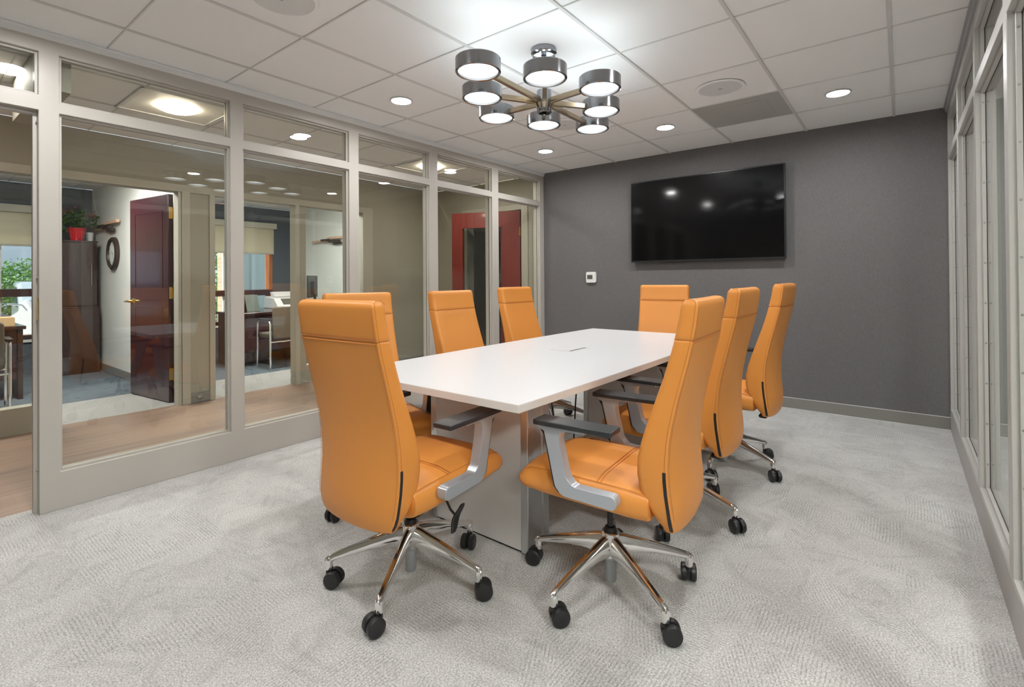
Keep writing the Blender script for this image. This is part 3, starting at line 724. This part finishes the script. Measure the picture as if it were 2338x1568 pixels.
def make_chair():
    t = thing('conference_chair', (0, 0, 0), '', 'chair', 'orange leather conference chairs')
    UPL = (0.028, 0.010, 0)
    # backrest
    m = MB(); rings = []
    z0 = 0.362
    for k in range(4):
        a = k / 4 * PI / 2; zz = z0 - 0.014 * math.cos(a); rings.append(ring_back(zz, *interp(z0)[1:], inset=0.016 * (1 - math.sin(a))))
    for b in BACK: rings.append(ring_back(*b))
    zs, w_, f, r, bo = interp(0.984)
    rings.append(ring_back(0.981, w_, f, r, bo, inset=0.0002)); rings.append(ring_back(0.984, w_, f, r, bo, inset=0.003)); rings.append(ring_back(0.987, w_, f, r, bo, inset=0.0002))
    for zz in (1.00, 1.05, 1.080, 1.092): rings.append(ring_back(*interp(zz)))
    zt_ = 1.115
    for k in range(1, 5):
        a = k / 4 * PI / 2; rings.append(ring_back(zt_ - 0.022 * (1 - math.sin(a)), *interp(1.10)[1:], inset=0.020 * (1 - math.cos(a)), rf=0.022 - 0.008 * k / 4))
    m.loft(rings)
    def shp(p):
        x, y, z = p
        if z > 0.46: return p
        k = (0.46 - z) / 0.11; fx = min(1.0, abs(x) / 0.2)
        return (x, y, z + k * (0.012 * fx ** 8 - 0.010 * (1 - fx * fx) ** 0.7))
    m.v = [shp(p) for p in m.v]
    bk = m.build('backrest', MT['orange'], t, smooth=True, split=60); bk.location = UPL
    # stitching
    st = MB()
    for s in (-1, 1):
        P = []
        for zz in [0.40 + i * 0.03 for i in range(24)] + [1.098]:
            _, w0, yf, yr, _b = interp(zz); P.append((s * (w0 + 0.0002), yr + 0.009, zz))
        w0, yf, yr = interp(1.10)[1:4]
        P += [(s * (w0 - 0.005), yr + 0.011, 1.110), (s * (w0 - 0.009), yr + 0.020, 1.1145), (s * (w0 - 0.008), yf - 0.016, 1.1145), (s * (w0 - 0.003), yf - 0.006, 1.103)]
        st.tube(P, 0.0009, 5)
        P = []
        for zz in [0.40 + i * 0.03 for i in range(24)] + [1.09]:
            _, w0, yf, yr, _b = interp(zz); P.append((s * (w0 - 0.006), yr - 0.0012 - _b * (1 - ((w0 - 0.006) / w0) ** 2) ** 0.8, zz))
        st.tube(P, 0.0007, 5)
    for dz in (-0.006, 0.0, 0.0065):
        zs_, w0, yf, yr, b0 = interp(0.984 + dz)
        n = 12; P = [(w0 * (-0.985 + 1.97 * i / n), yr - b0 * (1 - (-0.985 + 1.97 * i / n) ** 2) ** 0.8 - (0.0006 if dz else -0.0015), 0.984 + dz) for i in range(n + 1)]
        st.tube(P, 0.0008 if dz else 0.0013, 5)
        if dz == 0: st.tube([(-w0 * 0.92, yf + 0.0004 - 0.001, 0.984), (0, yf - 0.005, 0.984), (w0 * 0.92, yf + 0.0004 - 0.001, 0.984)], 0.0014, 5)
    st.build('stitching', MT['stitch'], bk, smooth=True)
    # zips at the lower rear corners
    for s in (-1, 1):
        rings = []
        for i in range(14):
            zz = 0.556 - i * 0.0153
            _, w0, yf, yr, _b = interp(max(zz, 0.362)); ins = 0.0 if zz > 0.366 else 0.004
            y0 = yr + 0.004
            rings.append([(s * (w0 - 0.004 - ins), y0, zz), (s * (w0 + 0.0018 - ins), y0 + 0.001, zz), (s * (w0 + 0.0018 - ins), y0 + 0.0115, zz), (s * (w0 - 0.004 - ins), y0 + 0.0125, zz)])
        MB().loft(rings).build('zip', MT['black'], bk, bevel=0.001)
    MB().box(-0.15, 0.15, -0.280, -0.235, 0.330, 0.352).build('back_bracket', MT['black'], t, bevel=0.01, loc=UPL)
    # seat
    m = MB(); rings = []
    N = 28
    def sec(y, hw, zb, zt_, n=3.6, crown=0.006):
        zc, hz = (zb + zt_) / 2, (zt_ - zb) / 2; out = []
        for j in range(N):
            a = 2 * PI * (j + 0.5) / N; c, s2 = math.cos(a), math.sin(a)
            x = hw * math.copysign(abs(c) ** (2 / 5.5), c); zz = hz * math.copysign(abs(s2) ** (2 / n), s2)
            if zz > 0: zz += crown * (1 - (x / hw) ** 2)
            out.append((x, y, zc + zz))
        return out
    nose = []
    for k in range(1, 8):
        a = k / 7 * PI / 2; nose.append((0.225 + 0.058 * math.cos(a) ** 0.9, 0.062 * math.sin(a) ** 0.6))
    prof = [(-0.222, 0.376, 0.470), (-0.214, 0.366, 0.479), (-0.15, 0.366, 0.483), (-0.06, 0.368, 0.485), (0.04, 0.369, 0.487), (0.13, 0.371, 0.487), (0.19, 0.374, 0.485)]
    for y, a, b in prof: rings.append(sec(y, 0.226 if y > -0.2 else 0.218, a, b))
    for y, hz in reversed(nose):
        zc = 0.430 - 0.006 * (y - 0.225) / 0.05; rings.append(sec(y, 0.226 - 0.012 * max(0, (y - 0.225) / 0.058) ** 2, zc - hz * 0.86, zc + hz * 0.84, n=3.0, crown=0.004))
    m.loft(rings)
    se = m.build('seat', MT['orange'], t, smooth=True, split=60, loc=UPL)
    st = MB()
    for s in (-1, 1):
        st.tube([(s * 0.212, y, b - 0.0085) for y, a, b in prof[1:]] + [(s * 0.208, 0.232, 0.4725), (s * 0.204, 0.262, 0.456), (s * 0.200, 0.278, 0.432)], 0.0013, 5)
    st.tube([(-0.212, -0.040, 0.4775), (-0.15, -0.041, 0.4905), (0, -0.043, 0.4935), (0.15, -0.041, 0.4905), (0.212, -0.040, 0.4775)], 0.0013, 5)
    st.tube([(-0.212, -0.052, 0.4765), (-0.15, -0.053, 0.4895), (0, -0.055, 0.4925), (0.15, -0.053, 0.4895), (0.212, -0.052, 0.4765)], 0.0009, 5)
    st.build('stitching', MT['stitch'], se, smooth=True)
    MB().box(-0.11, 0.11, -0.12, 0.10, 0.335, 0.376).build('tilt_mechanism', MT['black'], t, bevel=0.01, loc=UPL)
    # arms
    arm_poly = [(-0.136, 0.418), (0.066, 0.424), (0.093, 0.452), (0.117, 0.560), (0.136, 0.642), (0.156, 0.647), (0.158, 0.664), (-0.022, 0.664), (-0.022, 0.650), (0.079, 0.650), (0.070, 0.585), (0.047, 0.490), (0.022, 0.464), (-0.136, 0.464)]
    arm_r = [0.020, 0.035, 0.030, 0.03, 0.010, 0.003, 0.002, 0.002, 0.002, 0.034, 0.05, 0.03, 0.03, 0.020]
    poly = fillet(arm_poly, arm_r, 4)
    for s in (-1, 1):
        a = MB().prism(poly, s * 0.232, s * 0.274, 'x').build('armrest', MT['silver'], t, bevel=0.015, bseg=5, loc=UPL)
        pp = fillet([(s * 0.208, -0.128), (s * 0.292, -0.128), (s * 0.292, 0.172), (s * 0.208, 0.172)], [0.006] * 4)
        MB().prism(pp, 0.663, 0.681, 'z').build('arm_pad', MT['pad'], a, bevel=0.003, bseg=2)
        sp = [(0.0775, 0.434), (0.0945, 0.452), (0.1185, 0.560), (0.132, 0.622), (0.150, 0.650)]
        rings = [[(s * 0.2325, y - 0.002, z), (s * 0.2705, y - 0.002, z), (s * 0.2705, y + 0.0045, z - 0.001), (s * 0.2325, y + 0.0045, z - 0.001)] for y, z in sp]
        MB().loft(rings).build('arm_strip', MT['black'], a)
    # lever under the right side of the seat
    lv = MB().tube([(0.10, 0.02, 0.352), (0.145, 0.01, 0.342), (0.17, 0.005, 0.315), (0.200, 0.0, 0.302)], 0.005, 8)
    rings = []
    for i in range(9):
        u = i / 8; z = 0.340 - 0.085 * u; hw = 0.015 * math.sin(PI * (0.08 + 0.84 * u)) ** 0.7 + 0.003; y = 0.025 - 0.055 * u; x = 0.204 + 0.010 * math.cos(PI * u) ** 2
        rings.append([(x - 0.005, y - hw, z), (x + 0.004, y - hw, z), (x + 0.004, y + hw, z), (x - 0.005, y + hw, z)])
    lv.loft(rings)
    lv.build('height_lever', MT['black'], t, bevel=0.002, loc=UPL)
    # gas lift
    g = MB().lathe([(0.0115, 0.20), (0.0115, 0.352)], 20); g.build('gas_lift', MT['black'], t, smooth=True)
    MB().lathe([(0.020, 0.206), (0.025, 0.212), (0.025, 0.224), (0.019, 0.234), (0.012, 0.237)], 24).build('lift_collar', MT['black'], t, smooth=True)
    # star base
    b_ = MB().lathe([(0.026, 0.122), (0.030, 0.150), (0.033, 0.200), (0.035, 0.206), (0.035, 0.214), (0.032, 0.218), (0.02, 0.218)], 28)
    hubp = b_.build('base_hub', MT['chrome'], t, smooth=True)
    MB().lathe([(0.020, 0.030), (0.022, 0.034), (0.022, 0.112), (0.026, 0.116), (0.026, 0.134), (0.020, 0.136)], 24).build('lower_sleeve', MT['gas_gray'], hubp, smooth=True)
    rnd = random.Random(4)
    for k in range(5):
        a = 2 * PI * k / 5
        S = [ # r, top z, bottom z, half width top, half width bottom
         (0.022, 0.208, 0.132, 0.013, 0.018), (0.050, 0.203, 0.132, 0.0115, 0.0185), (0.10, 0.188, 0.134, 0.0108, 0.0175), (0.17, 0.165, 0.127, 0.0102, 0.0155), (0.24, 0.142, 0.113, 0.0098, 0.0135),
         (0.295, 0.1225, 0.100, 0.0098, 0.0125), (0.312, 0.1165, 0.095, 0.0094, 0.0120), (0.324, 0.107, 0.094, 0.0070, 0.0095)]
        rings = []
        for r, zt2, zb2, wt, wb in S:
            h = zt2 - zb2
            rings.append([(r, -wb * 0.8, zb2), (r, -wb, zb2 + h * 0.12), (r, -wb * 0.95, zb2 + h * 0.45), (r, -wt, zt2 - 0.006), (r, -wt * 0.55, zt2),
                          (r, wt * 0.55, zt2), (r, wt, zt2 - 0.006), (r, wb * 0.95, zb2 + h * 0.45), (r, wb, zb2 + h * 0.12), (r, wb * 0.8, zb2)])
        lm = MB().loft(rings)
        lm.lathe([(0.0135, 0.066), (0.0145, 0.070), (0.0145, 0.104), (0.010, 0.112)], 18, (0.309, 0, 0))
        lg = lm.build('base_leg', MT['chrome'], t, smooth=True, split=50)
        lg.rotation_euler = (0, 0, a)
        c = MB()
        for s in (-1, 1):
            y0, y1 = sorted((s * 0.005, s * 0.029))
            c.lathe([(0.022, y0), (0.030, y0 + 0.002), (0.032, y0 + 0.006), (0.032, y1 - 0.004), (0.029, y1 - 0.001), (0.018, y1)], 28, (0.020, 0, 0.032), 'y')
        c.box(-0.004, 0.030, -0.007, 0.007, 0.022, 0.056)
        c.lathe([(0.012, 0.050), (0.012, 0.062), (0.006, 0.064), (0.006, 0.070)], 14, (0, 0, 0))
        cs = c.build('caster', MT['black'], lg, smooth=True, split=40, loc=(0.309, 0, 0))
    return t

proto = make_chair()
UPPER = ('backrest', 'back_bracket', 'seat', 'tilt_mechanism', 'armrest', 'height_lever')
chairs = [ # x, y, heading (deg, 0 = facing +y), seat raise, base angle (world deg), caster angles, label
 (-1.543, 1.302, 3.5, -0.003, 12, (35, -150, 60, 160, -40), 'orange leather chair at the near table end, its back to the viewer'),
 (-0.884, 1.722, 94.0, -0.005, 43, (70, -80, 10, 150, 60), 'nearest orange leather chair on the right side, seen from the side'),
 (-0.930, 2.490, 90.5, 0.014, -6, (-35, 55, 80, 140, 20), 'orange leather chair in the middle of the right side, just behind the nearest one'),
 (-0.892, 3.298, 89.2, 0.025, 54, (-40, 30, 60, 40, -35), 'orange leather chair farthest along the right side, in front of the gray wall'),
 (-2.235, 1.700, -107.5, -0.013, -85, (10, 80, -60, 120, 40), 'orange leather chair nearest on the left side, almost hidden behind the front chair'),
 (-2.195, 2.555, -90.5, -0.017, 50, (10, 80, -60, 120, 40), 'orange leather chair in the middle of the left side by the glass partition'),
 (-2.248, 3.362, -91.5, -0.006, 20, (10, 80, -60, 120, 40), 'orange leather chair farthest along the left side, in the corner by the gray wall'),
 (-1.505, 3.860, 194.0, 0.001, 5, (10, 80, -60, 120, 40), 'orange leather chair at the far end of the table under the television'),
]
def place(root, x, y, head, dz, base, casts, label):
    root.location = (x, y, 0); root.rotation_euler = (0, 0, rad(head)); root['label'] = label
    li = 0
    for c in root_children(root):
        nm = c.name.split('.')[0]
        if nm in UPPER: c.location = (c.location.x, c.location.y, dz)
        elif nm == 'base_leg':
            c.rotation_euler = (0, 0, rad(base - head) + 2 * PI * li / 5)
            for k in root_children(c): k.rotation_euler = (0, 0, rad(casts[li]))
            li += 1
KIDS = {}
for o in bpy.data.objects:
    if o.parent: KIDS.setdefault(o.parent.name, []).append(o)
def root_children(o): return KIDS.get(o.name, [])
def copy_tree(o, parent=None):
    c = o.copy(); COL.objects.link(c); c.parent = parent
    for k in root_children(o): KIDS.setdefault(c.name, []).append(copy_tree(k, c))
    return c
clones = [proto] + [copy_tree(proto) for _ in chairs[1:]]
for r_, args in zip(clones, chairs): place(r_, *args)

# ---------------------------------------------------------------- office furnishings
# tall cabinet with a lower unit
cb = thing('storage_cabinet', (-8.58, 1.43, 0), 'tall dark mahogany storage cabinet against the office wall', 'cabinet')
MB().box(-0.26, 0.28, -0.12, 0.36, 0, 0.84).build('lower_body', MT['mahogany_dark'], cb, bevel=0.003)
MB().box(-0.26, 0.255, -0.10, 0.34, 0.862, 1.69).box(-0.26, 0.27, -0.12, 0.36, 0.84, 0.862).box(-0.26, 0.265, -0.11, 0.35, 1.69, 1.712).build('upper_body', MT['mahogany_dark'], cb, bevel=0.003)
d_ = MB().box(0.256, 0.272, -0.095, 0.335, 0.875, 1.680).build('door', MT['mahogany_dark'], cb, bevel=0.003)
MB().tube([(0.272, 0.275, 1.12), (0.292, 0.275, 1.13), (0.292, 0.275, 1.40), (0.272, 0.275, 1.41)], 0.005, 6).build('handle', MT['screw'], d_, smooth=True)
MB().box(0.281, 0.296, -0.115, 0.345, 0.05, 0.82).build('lower_door', MT['mahogany_dark'], cb, bevel=0.003)
# potted plant
def leaf_cloud(mb, n, c, r, size, seed, flat=False):
    rn = random.Random(seed)
    for _ in range(n):
        while True:
            p = Vector((rn.uniform(-1, 1), rn.uniform(-1, 1), rn.uniform(-1, 1)))
            if 0.35 < p.length < 1: break
        p = Vector((c[0] + p.x * r[0], c[1] + p.y * r[1], c[2] + p.z * r[2]))
        d = Vector((rn.gauss(0, 1), rn.gauss(0, 1), rn.gauss(0, .7))).normalized(); e = d.cross(Vector((rn.gauss(0, 1), rn.gauss(0, 1), rn.gauss(0, 1)))).normalized()
        s = size * rn.uniform(0.6, 1.3); n0 = len(mb.v); k = d.cross(e) * s * 0.12
        mb.v += [tuple(p), tuple(p + d * s * 0.5 + e * s * 0.28 + k), tuple(p + d * s), tuple(p + d * s * 0.5 - e * s * 0.28 + k)]
        mb.f.append((n0, n0 + 1, n0 + 2, n0 + 3))
    return mb
pl = thing('potted_plant', (-8.45, 1.59, 1.7125), 'flowering green plant in a red pot on top of the cabinet', 'plant')
MB().lathe([(0.060, 0.0), (0.088, 0.145), (0.094, 0.15), (0.094, 0.165), (0.086, 0.165), (0.082, 0.14), (0.0, 0.135)], 28, cap=False).build('pot', MT['red_pot'], pl, smooth=True)
q = MB(); rn = random.Random(3)
for i in range(16):
    a = i * 0.9; r = rn.uniform(0.05, 0.19)
    q.tube([(0.02 * math.cos(a), 0.02 * math.sin(a), 0.13), (0.5 * r * math.cos(a), 0.5 * r * math.sin(a), 0.25), (r * math.cos(a), r * math.sin(a), rn.uniform(0.27, 0.40))], 0.003, 5)
q.build('stem', MT['leaf'], pl)
leaf_cloud(leaf_cloud(leaf_cloud(MB(), 300, (0, -0.02, 0.29), (0.17, 0.17, 0.12), 0.055, 1), 90, (-0.05, -0.15, 0.20), (0.08, 0.08, 0.11), 0.05, 2), 60, (0.04, 0.15, 0.26), (0.06, 0.06, 0.08), 0.05, 6).build('foliage', MT['leaf'], pl)
leaf_cloud(leaf_cloud(MB(), 60, (0, 0.13, 0.33), (0.08, 0.08, 0.06), 0.04, 8), 50, (0, -0.05, 0.39), (0.14, 0.12, 0.04), 0.04, 9).build('blossom', MT['flower'], pl)
cu = MB().lathe([(0.030, 0), (0.040, 0.10), (0.044, 0.13), (0.038, 0.13), (0.03, 0.02), (0.0, 0.015)], 20, (-8.62, 1.755, 1.712), cap=False).build('vase', MT['paper'], smooth=True)
tag(cu, 'small pale vase on the cabinet behind the red pot', 'vase')
# clock
ck = thing('wall_clock', (-7.82, 1.84, 1.535), 'round wall clock with a thick dark wooden rim on the white office wall', 'clock')
MB().lathe([(0.150, -0.025), (0.160, -0.045), (0.185, -0.050), (0.205, -0.035), (0.208, 0.0)], 48, axis='y', cap=False).build('rim', MT['clock_frame'], ck, smooth=True)
MB().lathe([(0.152, -0.024), (0.001, -0.024)], 40, axis='y', cap=False).build('dial', MT['paper'], ck)
q = MB()
for k in range(12):
    a = k * PI / 6; c, s = math.sin(a), math.cos(a); L0 = 0.035 if k % 3 == 0 else 0.022; n_ = 0.007 if k % 3 == 0 else 0.004
    P = [(c * (0.135) + s * n_, -0.0255, s * 0.135 - c * n_), (c * 0.135 - s * n_, -0.0255, s * 0.135 + c * n_), (c * (0.135 - L0) - s * n_, -0.0255, s * (0.135 - L0) + c * n_), (c * (0.135 - L0) + s * n_, -0.0255, s * (0.135 - L0) - c * n_)]
    q.quad(*P)
q.build('hour_mark', MT['black'], ck)
q = MB()
for a, L_, hw in ((rad(300), 0.075, 0.006), (rad(150), 0.115, 0.004)):
    c, s = math.sin(a), math.cos(a); q.quad((s * hw, -0.028, -c * hw), (-s * hw, -0.028, c * hw), (c * L_ - s * hw * .4, -0.028, s * L_ + c * hw * .4), (c * L_ + s * hw * .4, -0.028, s * L_ - c * hw * .4))
q.lathe([(0.009, -0.027), (0.009, -0.030)], 12, axis='y')
q.build('hand', MT['black'], ck)
# stick wall art
def sticks(x, y, z, L, label, flip=1):
    t = thing('wall_sculpture', (x, y, z), label, 'wall art', 'stick wall sculptures')
    data = [(0, 0.42, 0.00, 'stick_light'), (0.30, 0.52, 0.012, 'stick_dark'), (0.46, 1.0, 0.040, 'stick_light'), (0.52, 0.80, -0.020, 'stick_dark'), (0.62, 0.82, -0.052, 'stick_dark')]
    for i, (a, b, dz, m_) in enumerate(data):
        MB().box((a - 0.5) * L, (b - 0.5) * L, -0.075 if i % 2 else -0.055, -0.030 if i % 2 else -0.018, dz - 0.018, dz + 0.018).build('stick', MT[m_], t, bevel=0.002)
    MB().box(0.0, 0.15 * L, -0.03, 0.0, -0.02, 0.01).build('mounting_bar', MT['stick_dark'], t)
sticks(-8.10, 1.84, 1.885, 1.10, 'sculpture of pale and dark wooden sticks above the clock')
sticks(-7.55, 4.70, 1.840, 1.05, 'sculpture of pale and dark wooden sticks on the wall of the farther office')

def visitor_chair(x, y, head, label):
    t = thing('visitor_chair', (x, y, 0), label, 'chair', 'taupe visitor chairs with chrome frames', rad(head))
    MB().prism(fillet([(-0.24, 0.40), (0.24, 0.40), (0.235, 0.825), (-0.235, 0.825)], [0.03] * 4), -0.045, 0.0, 'y').build('backrest', MT['taupe'], t, bevel=0.012, bseg=3)
    MB().box(-0.24, 0.24, 0.0, 0.37, 0.40, 0.47).build('seat', MT['taupe'], t, bevel=0.02, bseg=3)
    for s in (-1, 1):
        MB().tube([(s * 0.27, -0.03, 0.012), (s * 0.27, -0.03, 0.60), (s * 0.27, 0.0, 0.64), (s * 0.27, 0.29, 0.64), (s * 0.27, 0.33, 0.60), (s * 0.27, 0.34, 0.012)], 0.0125, 10).build('leg', MT['chrome'], t, smooth=True)
        MB().box(s * 0.27 - 0.024, s * 0.27 + 0.024, -0.02, 0.28, 0.648, 0.672).build('arm_pad', MT['black'], t, bevel=0.006)
    MB().tube([(-0.27, -0.03, 0.36), (0.27, -0.03, 0.36)], 0.01, 8).tube([(-0.27, 0.33, 0.36), (0.27, 0.33, 0.36)], 0.01, 8).build('crossbar', MT['chrome'], t, smooth=True)
visitor_chair(-6.60, 3.46, 90, 'taupe visitor chair with chrome legs facing the desk in the farther office')
visitor_chair(-6.35, 0.455, 88, 'taupe visitor chair seen through the doorway at the left edge')
def desk(name, x0, x1, y0, y1, label, bow=0.0):
    t = thing(name, ((x0 + x1) / 2, (y0 + y1) / 2, 0), label, 'desk', 'dark mahogany desks')
    hx_, hy_ = (x1 - x0) / 2, (y1 - y0) / 2
    MB().box(-hx_, hx_, -hy_, hy_, 0.705, 0.740).build('desktop', MT['mahogany_dark'], t, bevel=0.006)
    MB().box(hx_ - 0.09, hx_ - 0.065, -hy_ + 0.06, hy_ - 0.06, 0.20, 0.705).build('modesty_panel', MT['mahogany'], t, bevel=0.002)
    for s in (-1, 1):
        a, b = sorted((s * (hy_ - 0.02), s * (hy_ - 0.06)))
        MB().box(-hx_ + 0.03, hx_ - 0.03, a, b, 0.0, 0.705).build('end_panel', MT['mahogany_dark'], t, bevel=0.003)
    MB().box(-hx_ + 0.04, hx_ - 0.1, -hy_ + 0.07, -hy_ + 0.45, 0.06, 0.70).build('drawer_pedestal', MT['mahogany_dark'], t, bevel=0.003)
desk('desk', -7.75, -6.98, 2.98, 4.64, 'dark mahogany desk in the farther office, behind the visitor chair')
desk('desk', -7.90, -6.98, -0.9, 0.92, 'dark mahogany desk in the nearer office at the left edge')
t = thing('credenza', (-8.25, 4.05, 0), 'low dark credenza carrying the white printer by the window', 'cabinet')
MB().box(-0.30, 0.48, -0.50, 0.60, 0, 0.69).build('body', MT['mahogany_dark'], t, bevel=0.004); MB().box(-0.32, 0.49, -0.52, 0.62, 0.69, 0.72).build('worktop', MT['mahogany_dark'], t, bevel=0.004)
# printer
pr_ = thing('printer', (-8.05, 4.17, 0.721), 'white desktop printer with open trays on the credenza', 'printer')
MB().prism([(-0.24, 0.0), (0.22, 0.0), (0.22, 0.06), (0.10, 0.17), (-0.20, 0.20), (-0.24, 0.17)], -0.25, 0.25, 'y').build('body', MT['white_plastic'], pr_, bevel=0.012)
MB().box(0.18, 0.40, -0.17, 0.17, 0.03, 0.042).build('output_tray', MT['paper'], pr_, bevel=0.003)
MB().prism([(0.12, 0.155), (0.215, 0.07), (0.222, 0.078), (0.127, 0.163)], -0.15, 0.15, 'y').build('control_panel', MT['lcd'], pr_)
MB().prism([(-0.2, 0.20), (-0.05, 0.19), (-0.20, 0.27), (-0.24, 0.26)], -0.15, 0.20, 'y').build('paper_feeder', MT['white_plastic'], pr_, bevel=0.004)
# picture frame / tablet easel on the desk
pf = thing('book_easel', (-7.42, 3.30, 0.740), 'open gray frame standing on the desk before the window', 'easel')
for s, m_ in ((-1, 'black'), (1, 'lcd')):
    MB().prism([(s * 0.02, 0.0), (s * 0.032, 0.0), (s * -0.03 - 0.07, 0.235), (s * -0.03 - 0.082, 0.235)] if s < 0 else [(0.13, 0.0), (0.142, 0.0), (0.055, 0.235), (0.043, 0.235)], -0.09, 0.09, 'y').build('panel', MT[m_], pf, bevel=0.002)
mn = thing('monitor', (-7.28, 4.19, 0.740), 'black computer monitor seen edge on, on the desk by the side wall', 'monitor', None, rad(136))
MB().box(-0.27, 0.27, -0.02, 0.012, 0.17, 0.51).build('display', MT['black'], mn, bevel=0.006)
MB().box(-0.255, 0.255, 0.0115, 0.0135, 0.185, 0.495).build('screen', MT['screen'], mn)
MB().box(-0.10, 0.10, -0.06, -0.02, 0.22, 0.42).box(-0.03, 0.03, -0.06, -0.03, 0.02, 0.3).box(-0.12, 0.12, -0.13, 0.08, 0.0, 0.02).build('stand', MT['black'], mn, bevel=0.006)
ph = thing('desk_phone', (-7.12, 4.46, 0.740), 'black desk telephone with a raised handset beside the monitor', 'telephone', None, rad(15))
MB().prism([(-0.10, 0.0), (0.10, 0.0), (0.10, 0.03), (-0.10, 0.12), (-0.11, 0.10)], -0.10, 0.10, 'y').build('body', MT['black'], ph, bevel=0.006)
MB().tube([(0.02, -0.12, 0.12), (-0.02, -0.10, 0.15), (-0.08, -0.05, 0.165), (-0.12, 0.0, 0.17)], 0.014, 8).build('handset', MT['black'], ph, smooth=True)
tag(MB().box(-7.25, -7.00, 0.62, 0.84, 0.741, 0.83).build('storage_box', MT['box_tan'], bevel=0.003), 'small tan box on the desk at the left edge', 'box')
# wall outlet near the floor
ou = thing('wall_outlet', (XF + 0.012, 1.925, 0.055), 'small chrome outlet plate on the gray skirting beside the mahogany door', 'outlet')
MB().box(0.0, 0.004, -0.025, 0.025, -0.018, 0.028).build('plate', MT['screw'], ou, bevel=0.001)
MB().lathe([(0.010, 0.004), (0.009, 0.010), (0.001, 0.011)], 12, axis='x').build('socket', MT['chrome'], ou, smooth=True)

# ---------------------------------------------------------------- outside
struct(MB().box(-45, XW, -30, 40, -0.45, -0.30).build('ground', MT['asphalt']))
struct(MB().box(-32, -30, -20, 6.0, -0.3, 7).build('facade_far', MT['facade']))
struct(MB().box(-14.5, -14.2, 6.0, 16.0, -0.3, 5).box(-14.2, -14.12, 6.35, 6.47, -0.3, 4).box(-14.2, -14.12, 7.2, 7.3, -0.3, 4).build('facade_near', MT['facade_green']))
tag(MB().box(-9.75, -9.45, 3.78, 3.98, -0.3, 3.2).build('brick_pier', MT['brick']), 'sunlit orange brick pier outside the farther office window', 'pillar')
for i, (x, y, z, r, lb) in enumerate([(-19, 2.7, 0.85, (0.9, 1.3, 1.0), 'leafy green hedge bush outside the left window, behind the parked car'), (-19.5, 0.1, 0.6, (0.9, 1.2, 0.95), 'leafy green hedge bush outside, left of the taller bush'),
                            (-18, 7.0, 1.2, (1.0, 1.2, 1.5), 'leafy green bush seen beside the brick pier')]):
    b = leaf_cloud(MB(), 4200, (x, y, z), r, 0.115, 20 + i); b.tube([(x, y, -0.3), (x, y, z)], 0.05, 6)
    tag(b.build('bush', MT['bush']), lb, 'bush', 'green bushes outside the windows')
def car(x, y, rz, m_, label):
    t = thing('car', (x, y, -0.30), label, 'car', 'parked cars', rz)
    body = [(-2.2, 0.35), (2.15, 0.35), (2.25, 0.55), (2.15, 0.88), (1.2, 0.98), (0.55, 1.45), (-1.2, 1.50), (-1.9, 1.0), (-2.2, 0.9)]
    MB().prism(body, -0.88, 0.88, 'y').build('body', m_, t, bevel=0.07, bseg=3)
    MB().prism([(1.12, 1.0), (0.56, 1.41), (0.50, 1.41), (0.9, 1.0)], -0.80, 0.80, 'y').prism([(0.85, 1.0), (0.45, 1.38), (-1.15, 1.42), (-1.6, 1.02)], -0.895, 0.895, 'y').build('window_glass', MT['car_dark'], t)
    for sx in (-1.35, 1.4):
        for sy in (-1, 1):
            a, b2 = sorted((sy * 0.72, sy * 0.91)); MB().lathe([(0.31, a), (0.33, a + 0.03), (0.33, b2 - 0.03), (0.31, b2)], 24, (sx, 0, 0.33), 'y').build('wheel', MT['tyre'], t, smooth=True)
    MB().box(2.17, 2.27, -0.55, 0.55, 0.52, 0.76).build('grille', MT['car_dark'], t, bevel=0.02)
    for sy in (-0.7, 0.7): MB().box(2.05, 2.24, sy - 0.14, sy + 0.14, 0.66, 0.80).build('headlight', MT['chrome'], t, bevel=0.02)
car(-14.2, 2.6, rad(-5), MT['car'], 'white car with a dark grille parked facing the office window')
car(-13.2, -1.1, rad(86), MT['car_blue'], 'blue gray car at the left edge, parked nearer the window')
mo = thing('motorcycle', (-11.0, 1.35, -0.30), 'motorcycle with a white fairing parked just outside the nearer window', 'motorcycle', None, rad(20))
for sx in (-0.68, 0.70):
    MB().lathe([(0.22, -0.05), (0.31, -0.045), (0.32, 0.0), (0.31, 0.045), (0.22, 0.05)], 28, (sx, 0, 0.32), 'y', cap=False).build('wheel', MT['tyre'], mo, smooth=True)
    MB().lathe([(0.02, -0.03), (0.22, -0.02), (0.22, 0.02), (0.02, 0.03)], 20, (sx, 0, 0.32), 'y').build('wheel_rim', MT['chrome'], mo, smooth=True)
MB().prism([(0.35, 0.45), (0.80, 0.72), (0.72, 1.02), (0.45, 1.25), (0.30, 1.05), (0.05, 0.95), (-0.05, 0.75)], -0.17, 0.17, 'y').build('fairing', MT['moto'], mo, bevel=0.06, bseg=3)
MB().prism([(-0.85, 0.86), (-0.2, 0.78), (-0.1, 0.84), (-0.3, 0.93), (-0.85, 1.0)], -0.14, 0.14, 'y').build('seat', MT['black'], mo, bevel=0.04, bseg=3)
MB().prism([(-0.25, 0.3), (0.35, 0.3), (0.40, 0.62), (-0.2, 0.66)], -0.16, 0.16, 'y').build('engine', MT['chrome'], mo, bevel=0.03)
MB().tube([(0.42, -0.34, 1.16), (0.46, -0.12, 1.12), (0.46, 0.12, 1.12), (0.42, 0.34, 1.16)], 0.015, 8).tube([(0.70, 0.09, 0.32), (0.46, 0.09, 1.1)], 0.02, 8).tube([(0.70, -0.09, 0.32), (0.46, -0.09, 1.1)], 0.02, 8).build('handlebar', MT['chrome'], mo, smooth=True)
